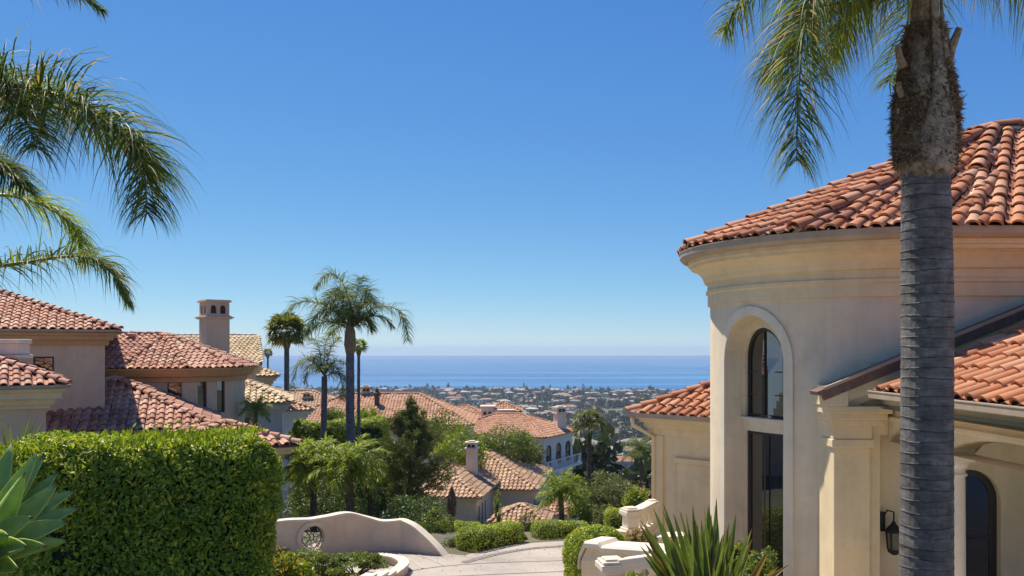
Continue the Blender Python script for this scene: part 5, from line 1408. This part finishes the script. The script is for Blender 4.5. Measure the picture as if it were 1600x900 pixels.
# left hand queen palm: trunk stands outside the picture, fronds reach in
LY = 6.4
lp = thing('queen_palm', 'feathery palm fronds reaching in from the left edge of the sky', 'palm tree', (xx(-330, LY), LY, EYE-4))
c = P(-300, 190, LY); trunk(lp, (xx(-330, LY), LY, EYE-4), c, .2, .17, 20)
mb = MB(); mb.tube([c-Vector((0, 0, .8)), c-Vector((0, 0, .4)), c+Vector((0, 0, .2))], [.19, .26, .1], 12); mb.build('crown_base', M_boot, lp)
def lpf(l, dy, nl, ll, y0=0.0, **kw):
    pts = [c]+[P(x, y, LY+y0)+Vector((0, dy*i/(len(l)-1), 0)) for i, (x, y) in enumerate(l)]
    frond(lp, pts, int(nl*2.1), ll*1.35, .0145, r0=.026, seg=5, droop=.5, lift=.35, **kw)
lpf([(-120, 120), (0, 133), (104, 156), (190, 206), (243, 256), (256, 345)], -.3, 430, .56, plum=.55, sweep=.45)
lpf([(-140, 150), (-30, 130), (60, 150), (130, 190), (175, 240)], .9, 260, .44, .3, plum=.5)
lpf([(-140, 170), (-50, 150), (30, 165), (90, 205), (125, 262)], -.6, 300, .5, .1, plum=.55, sweep=.5)
lpf([(-150, 420), (0, 414), (104, 398), (156, 417), (182, 470)], .2, 260, .34, .9, plum=.4, sweep=.45)
lpf([(-140, 330), (-30, 300), (40, 312), (80, 345), (92, 400)], .5, 240, .40, 1.4, plum=.5, mat=M_frond2)
lpf([(-160, 250), (-60, 240), (10, 262), (60, 300)], -.2, 260, .42, .8, plum=.5)
lpf([(-140, 60), (-40, -30), (50, -32), (110, -16), (150, 8)], .1, 170, .2, plum=.4)
for i in range(7): frond(lp, arch_rachis(c, 2.2+i*.6, .5+.1*i, 2.0, 1.1), 120, .45, .018, r0=.026)

# middle distance palms
queen_palm('tall_palm', 'tallest feather palm with arching crown rising against the sea', (547, 547), 700, 515, 38, .40,
    [(-.6, (570, 492), (592, 479), (620, 483), (634, 503), (640, 532)), (-.3, (525, 488), (500, 474), (468, 474), (446, 494)), (.4, (545, 470), (530, 436), (510, 427), (491, 447)),
     (.8, (552, 480), (556, 448), (560, 432)), (-.8, (530, 490), (512, 484), (496, 497), (486, 520)), (.9, (560, 480), (566, 455), (572, 462), (576, 490)), (-1.2, (540, 480), (530, 462), (522, 470), (518, 495)),
     (.2, (560, 500), (572, 498), (580, 512)), (1.2, (538, 470), (525, 452), (512, 455)), (-1.4, (552, 490), (550, 470), (545, 468), (540, 500))], leaf=.78, lw=.035, nl=150, extra=5, L=2.2)
queen_palm('mid_palm', 'shorter feather palm just left of the tallest palm', (504, 507), 700, 588, 40, .30,
    [(-.3, (490, 566), (476, 562), (464, 580), (460, 610)), (.3, (500, 560), (494, 535), (480, 528)), (.2, (512, 560), (518, 540), (530, 528)), (-.4, (518, 572), (530, 578), (538, 605), (538, 622)), (.6, (505, 560), (506, 535), (510, 522)), (-.7, (498, 572), (488, 572), (480, 596))],
    leaf=.6, lw=.03, nl=110, extra=4, L=1.5, shaft=False)
fan_palm('fan_palm', 'fan palm with round shaggy crown left of the feather palms', 448, 680, 518, 62, .40, 1.65, 46)
fan_palm('slender_palm', 'slender thin trunk palm with tiny crown right beside the tallest palm', 560.5, 670, 540, 44, .17, .55, 22, mat=M_frond2)
fan_palm('distant_palm', 'tiny fan palm far off beside the straw tiled gable', 418.5, 600, 551, 110, .26, .72, 26)
queen_palm('street_palm', 'single slim palm standing beside the loggia house', (918, 922), 815, 668, 45, .24,
    [(-.2, (912, 652), (902, 652), (895, 678)), (.2, (926, 648), (938, 652), (950, 684)), (.0, (918, 650), (914, 645), (908, 656)), (-.4, (928, 662), (940, 668), (946, 690)), (.4, (924, 650), (928, 644), (934, 652)), (-.5, (914, 664), (904, 672), (900, 690))], leaf=.55, lw=.035, nl=80, extra=5, L=1.1, shaft=False, mat=M_fan, tmat=M_bark)
queen_palm('pygmy_palm', 'small bushy palm with drooping fronds in front of the lower villa', (879, 876), 826, 770, 40, .26, [], leaf=.40, lw=.046, nl=70, extra=26, L=1.35, shaft=False, mat=M_frond2, tmat=M_bark)
queen_palm('pygmy_palm', 'leftmost small lush palm behind the garden wall', (490, 490), 810, 728, 30, .22, [], leaf=.40, lw=.046, nl=74, extra=30, L=1.4, shaft=False, mat=M_frond2, tmat=M_bark)
queen_palm('pygmy_palm', 'middle small lush palm behind the garden wall with widest fronds', (547, 546), 815, 735, 28.5, .26, [], leaf=.36, lw=.046, nl=78, extra=30, L=1.5, shaft=False, mat=M_frond2, tmat=M_bark)
queen_palm('pygmy_palm', 'small palm of the cluster closest to the pine', (580, 578), 800, 742, 33, .2, [], leaf=.40, lw=.046, nl=90, extra=16, L=1.2, shaft=False, mat=M_frond, tmat=M_bark)
queen_palm('terrace_palm', 'little yellow green palm before the straw tiled house', (399, 400), 690, 640, 42, .2, [], leaf=.36, lw=.026, nl=80, extra=14, L=.95, shaft=False, mat=M_frond2, tmat=M_bark)
queen_palm('slope_palm', 'dark palm half hidden behind the villa wing', (1004, 1002), 790, 706, 60, .26, [], leaf=.5, lw=.035, nl=90, extra=18, L=1.6, shaft=False, tmat=M_bark)
# dry yucca-like trunk by the drive
yc = thing('dry_palm_trunk', 'thin dead brown palm stem with hanging dry leaves by the drive', 'palm trunk', P(706, 850, 27.6))
b = P(706, 850, 27.6); b.z = H(b.x, b.y)-.1; tp = P(706, 762, 27.6); trunk(yc, b, tp, .07, .055, 8, M_bark, 8)
pz = RNG.uniform(0, 1, 420); an = RNG.uniform(0, 6.28, 420); pz = pz**.6
pts = np.stack([tp.x+np.cos(an)*(.03+.07*pz*(1-pz)*4), tp.y+np.sin(an)*(.05+.10*pz*(1-pz)*4), tp.z-.05-pz*.75], 1); nr = np.stack([np.cos(an)*.3, np.sin(an)*.3, -np.ones(420)], 1)
leaf_obj('dead_leaves', pts, nr, .26, M_boot, yc, aspect=.12, spread=.25)

# ================================================================== pine
pn = thing('pine_tree', 'dark green pine tree with pointed leader in front of the lower villa', 'pine tree', P(640, 830, 32))
b = P(640, 830, 32); b.z = H(b.x, b.y)-.1; tp = P(641, 622, 32)
trunk(pn, b, tp, .14, .015, 0, M_bark, 8)
mb = MB(); tufts = []; tn = []
for i in range(120):
    t_ = RNG.uniform(.0, .98); py = 812-(812-640)*t_; z = zz(py, 32); az = RNG.uniform(0, 6.283)
    L = np.interp(t_, [0, .2, .5, .75, .9, 1], [1.4, 1.8, 1.6, .95, .42, .15])*RNG.uniform(.6, 1.1)
    p0 = Vector((b.x, 32, z)); el = RNG.uniform(.1, .55)+.3*t_
    d = Vector((math.cos(az)*math.cos(el), math.sin(az)*math.cos(el), math.sin(el))); p1 = p0+d*L*.6; p2 = p0+d*L+Vector((0, 0, .15*L))
    mb.tube([p0, p1, p2], [.03*(1-t_*.6), .02*(1-t_*.6), .005], 5)
    for k in range(13):
        u = RNG.uniform(.28, 1.0); q = p0.lerp(p2, u)+Vector(RNG.normal(0, .07*L, 3)); tufts.append(q); tn.append(d+Vector((0, 0, .8)))
for k in range(60):
    q = tp.lerp(b, RNG.uniform(0, .2)); tufts.append(q+Vector(RNG.normal(0, .06, 3))); tn.append(Vector((0, 0, 1)))
mb.build('branches', M_bark, pn)
T = np.array([tuple(v) for v in tufts]); TN = np.array([tuple(v) for v in tn]); rep = 13
pts = np.repeat(T, rep, 0)+RNG.normal(0, .055, (len(T)*rep, 3)); nr = np.repeat(TN, rep, 0)
leaf_obj('needles', pts, nr/np.linalg.norm(nr, axis=1)[:, None], .17, M_pine, pn, aspect=.13, spread=.55)

# ================================================================== shrubs and trees of the middle distance
S = shrub
S('yellow_shrub', 'twiggy yellow green shrub poking above the tall hedge', 'shrub', 272, 652, 700, 42, 24, M_lime, .075, 900, 26, crad=.16, spread=.6)
S('hedge_foot_shrub', 'bright shrub with orange new shoots at the right foot of the tall hedge', 'shrub', 430, 858, 960, 62, 11.5, M_lime, .07, 5200, 40, accents=(M_orange, 500, .06), crad=.24)
S('planter_shrub', 'loose green shrub in the planter below the round grille', 'shrub', 492, 852, 915, 56, 20.2, M_shrub, .065, 7500, 40, crad=.22)
S('planter_shrub', 'low spreading green shrub at the right end of the planter', 'shrub', 556, 864, 908, 62, 20.3, M_shrub, .06, 6500, 44, depth=.7, crad=.2)
S('planter_shrub', 'small reddish tipped shrub against the left end of the garden wall', 'shrub', 428, 852, 900, 28, 22.0, M_lime, .07, 1600, 18, accents=(M_orange, 350, .07))
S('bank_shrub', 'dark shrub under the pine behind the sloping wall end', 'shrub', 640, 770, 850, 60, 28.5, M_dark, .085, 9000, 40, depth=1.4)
S('bank_shrub', 'leafy green shrub right of the pine foot', 'shrub', 682, 790, 862, 34, 26.5, M_shrub, .08, 5000, 26)
S('bank_shrub', 'grey green low shrub at the end of the garden wall', 'shrub', 716, 836, 880, 30, 23.9, M_olive, .06, 3000, 20)
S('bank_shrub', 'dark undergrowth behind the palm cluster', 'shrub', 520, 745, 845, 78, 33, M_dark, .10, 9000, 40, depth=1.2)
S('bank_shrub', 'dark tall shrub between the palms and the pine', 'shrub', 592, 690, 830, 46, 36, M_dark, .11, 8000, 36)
S('bank_shrub', 'bright yellow green shrub left of the palm cluster', 'shrub', 470, 690, 820, 30, 34, M_lime, .10, 3500, 26)
S('bank_shrub', 'leafy mound behind the middle palm', 'shrub', 560, 700, 800, 50, 40, M_shrub, .12, 5000, 30)
S('garden_tree', 'leafy round tree left of the loggia house', 'tree', 790, 660, 745, 58, 72, M_shrub, .20, 9000, 44, depth=2.6)
S('garden_tree', 'bright green tree behind the pine top', 'tree', 720, 662, 745, 46, 66, M_lime, .19, 6000, 34)
S('garden_tree', 'drooping feathery tree before the loggia house balcony', 'tree', 832, 692, 740, 26, 78, M_olive, .2, 2600, 20)
S('garden_tree', 'dark leafy tree at the shoulder of the red roofed house', 'tree', 690, 640, 720, 40, 74, M_shrub, .2, 4200, 26)
S('hill_shrub', 'sunny wild shrub on the slope right of the slim palm', 'shrub', 958, 745, 815, 46, 42, M_olive, .12, 6500, 40, depth=1.6)
S('hill_shrub', 'dark green shrub behind the slim palm foot', 'shrub', 912, 760, 830, 30, 44, M_shrub, .12, 4500, 26)
S('hill_shrub', 'yellow flowering shrub against the villa wing', 'shrub', 996, 752, 815, 26, 36, M_lime, .10, 3800, 26, accents=(M_flower, 160, .09))
S('hill_shrub', 'pale grey green shrub between slim palm and stairs', 'shrub', 945, 790, 830, 26, 34, M_olive, .09, 2600, 20)
S('vine_column', 'narrow column of green vine on the lower villa corner', 'vine', 778, 764, 835, 7, 55, M_lime, .11, 1200, 14, crad=.3)
S('spiky_shrub', 'spreading grey green shrub before the small entry roof', 'shrub', 822, 797, 838, 20, 42, M_olive, .12, 1500, 16, aspect=.2)
S('drive_shrub', 'small round shrub between the two drive hedges', 'shrub', 816, 833, 858, 12, 25.0, M_shrub, .05, 2200, 16)
S('dry_flower_shrub', 'dry pinkish flowering shrub beside the stairs', 'shrub', 1000, 826, 862, 26, 16.2, M_olive, .05, 1800, 20, accents=(M_flower, 500, .05))
S('window_shrub', 'small bright shrub between the flax and the tower', 'shrub', 1148, 845, 905, 17, 10.2, M_lime, .05, 1800, 16)
S('window_shrub', 'green shrub below the tall tower window', 'shrub', 1190, 852, 935, 34, 11.6, M_shrub, .06, 3000, 24)
S('stair_shrub', 'low green shrub inside the lower stair rail', 'shrub', 990, 892, 930, 30, 11.0, M_lime, .045, 1500, 16)
S('grove_tree', 'round green tree left of the fan palm beside the pale house', 'tree', 470, 655, 720, 22, 54, M_lime, .15, 2600, 20)
S('grove_tree', 'green tree at the foot of the feather palms', 'tree', 520, 632, 680, 26, 76, M_shrub, .2, 2500, 20)
S('grove_tree', 'yellow green bush at the foot of the slender palm', 'tree', 575, 632, 672, 24, 70, M_lime, .18, 2000, 18)
S('grove_tree', 'dark tree below the loggia house balcony', 'tree', 880, 735, 800, 40, 80, M_shrub, .24, 4500, 30)
S('grove_tree', 'olive toned tree on the slope below the balcony', 'tree', 945, 735, 790, 32, 70, M_olive, .22, 3500, 26)

# ================================================================== hillside and coastal town
rng = np.random.default_rng(5)
def tree_variant(name, mat, seed):
    r = np.random.default_rng(seed)
    pts, nn = clump_points((0, 0, .55), (.5, .5, .5), 150, 16, r, crad=.34)
    V, Fc = leaf_arrays(pts, nn, .20, .6, .7, rng=r); return V, Fc
TV = [tree_variant('t', None, s) for s in range(5)]
def scatter(name, label, places, mat, parent=None):
    VV = []; FF = []; off = 0
    for x, y, z, s, hs in places:
        V, Fc = TV[int(rng.integers(0, 5))]; a = rng.uniform(0, 6.28); ca, sa = math.cos(a), math.sin(a)
        q = np.stack([(V[:, 0]*ca-V[:, 1]*sa)*s+x, (V[:, 0]*sa+V[:, 1]*ca)*s+y, V[:, 2]*s*hs+z-.1*s], 1)
        VV.append(q); FF.append(Fc+off); off += len(V)
    o = link_mesh(name, np_mesh(name, np.concatenate(VV), np.concatenate(FF)), mat)
    return tag(o, label, 'trees', kind='stuff')
def town_mask(x, y):
    return math.sin(x*.011+1.0)*math.sin(y*.0075+.6)+.5*math.sin(x*.03+y*.021)+.35*math.sin(x*.05-y*.045+2)
near, mid, far = [], [], []
while len(near) < 1500:
    y = 110+640*rng.uniform()**1.1; x = y*rng.uniform(-.4, .30); s = rng.uniform(4, 9)
    near.append((x, y, H(x, y), s, rng.uniform(.7, 1.2)))
while len(mid) < 2300:
    y = rng.uniform(420, 1500); x = y*rng.uniform(-.36, .28)
    if town_mask(x, y) < rng.uniform(-.8, .5): continue
    mid.append((x, y, H(x, y), rng.uniform(7, 15), rng.uniform(.6, 1.05)))
while len(far) < 2900:
    y = 1300+840*rng.uniform()**.8; x = y*rng.uniform(-.34, .28)
    if y > coast(x)-15: continue
    tall = rng.uniform() < .12
    far.append((x, y, H(x, y), rng.uniform(6, 13)*(.7 if tall else 1), rng.uniform(1.3, 2.2) if tall else rng.uniform(.5, .9)))
M_wood = leafmat('far_wood', [(0, (.025, .042, .018)), (.5, (.045, .065, .026)), (1, (.08, .095, .04))], .12, .6, .02)
scatter('hillside_trees', 'scattered green trees on the slope below the villas', near, M_wood)
scatter('valley_trees', 'dark wooded belts between the houses of the valley', mid, M_wood)
scatter('coastal_trees', 'far trees of the coastal plain along the shore', far, M_wood)
hm_w = [plain('far_wall_white', (.52, .49, .44), .9), plain('far_wall_cream', (.48, .40, .31), .9)]
hm_r = [plain('far_roof_red', (.36, .17, .11), .9), plain('far_roof_tan', (.36, .26, .18), .9), plain('far_roof_grey', (.25, .23, .21), .9), plain('far_roof_white', (.50, .47, .43), .9)]
def house_mesh(i):
    L, D, h = [(16, 10, 4), (20, 11, 4.5), (13, 10, 6), (24, 12, 5), (15, 12, 4), (18, 9, 6.5)][i % 6]
    mb = MB(); mb.box(-L/2, L/2, -D/2, D/2, -4, h)
    if i % 6 == 3: mb.box(-L/4, L/4, -D*.9, -D/2+.01, -4, h*.8)
    o = .6; e = [(-L/2-o, -D/2-o, h+.02), (L/2+o, -D/2-o, h+.02), (L/2+o, D/2+o, h+.02), (-L/2-o, D/2+o, h+.02)]; k = D*.18+.4
    r0, r1 = (-L/2+D/2, 0, h+k), (L/2-D/2, 0, h+k)
    mb.add(e+[r0, r1], [(0, 1, 5, 4), (1, 2, 5), (2, 3, 4, 5), (3, 0, 4), (3, 2, 1, 0)], 1)
    for j in range(4): mb.box(-L/2+L*(j+.35)/4, -L/2+L*(j+.7)/4, -D/2-.06, -D/2+.1, 1.0, 2.6, mi=2)
    me = bpy.data.meshes.new('far_house'); me.from_pydata(mb.v, [], mb.f); me.update(); me.polygons.foreach_set('material_index', mb.m)
    return me
hmesh = []
for i in range(24):
    me = house_mesh(i); me.materials.append(hm_w[i % 2]); me.materials.append(hm_r[[0, 1, 2, 1, 3, 1, 2][i % 7]]); me.materials.append(M_glass); hmesh.append(me)
places = []
while len(places) < 640:
    y = 430+1680*rng.uniform(); x = y*rng.uniform(-.34, .28)
    if y > coast(x)-30: continue
    if y < 1350 and town_mask(x, y) > rng.uniform(-.1, .9): continue
    places.append((y, x, H(x, y), rng.uniform(-.5, .5), rng.uniform(.75, 1.1)))
vis = sorted([p for p in places if 560 < CX+p[1]/p[0]*F < 1110], key=lambda p: p[0]); ind = set(vis[:300])
for k, (y, x, z, a, s) in enumerate(vis[:300]):
    o = bpy.data.objects.new('town_house', hmesh[k*7 % 24]); COL.objects.link(o); o.location = (x, y, z+.5); o.rotation_euler.z = a; o.scale = (s, s, s)
    rn = ['red', 'tan', 'grey', 'white'][[0, 1, 2, 1, 3, 1, 2][(k*7 % 24) % 7]]; bn = 'in the valley below the villas' if y < 800 else ('on the wooded middle plain' if y < 1300 else 'near the hazy shore')
    tag(o, 'small pale house with low %s roof %s' % (rn, bn), 'house', '%s roofed houses %s' % (rn, bn))
mb = MB(); VV = []; k = 0
for p in places:
    if p in ind: continue
    y, x, z, a, s = p; me = hmesh[k % 24]; k += 1; ca, sa = math.cos(a)*s, math.sin(a)*s
    mats = me.materials; b0 = len(mb.v)
    mb.v += [(v.co.x*ca-v.co.y*sa+x, v.co.x*sa+v.co.y*ca+y, v.co.z*s+z+.5) for v in me.vertices]
    rI = [0, 1, 2, 1, 3, 1, 2][(k-1) % 24 % 7]
    for pl in me.polygons: mb.f.append(tuple(b0+i for i in pl.vertices)); mb.m.append({0: (k-1) % 2, 1: 2+rI, 2: 6}[pl.material_index])
tag(mb.build('distant_town', hm_w+hm_r+[M_glass]), 'rows of tiny houses of the far coastal town', 'houses', kind='stuff')

# ================================================================== air
mb = MB(); mb.box(-9800, 9800, -70, SEA_Y+200, -12, EYE+12)
m = bpy.data.materials.new('haze_air'); m.use_nodes = True; nt = m.node_tree; nt.nodes.clear()
out = nt.nodes.new('ShaderNodeOutputMaterial'); pv = nt.nodes.new('ShaderNodeVolumePrincipled')
pv.inputs['Color'].default_value = (.68, .82, 1.0, 1); pv.inputs['Density'].default_value = 1.0e-4; pv.inputs['Anisotropy'].default_value = .1
nt.links.new(pv.outputs[0], out.inputs['Volume'])
tag(mb.build('haze', m), 'pale blue sea haze', 'haze', kind='stuff')
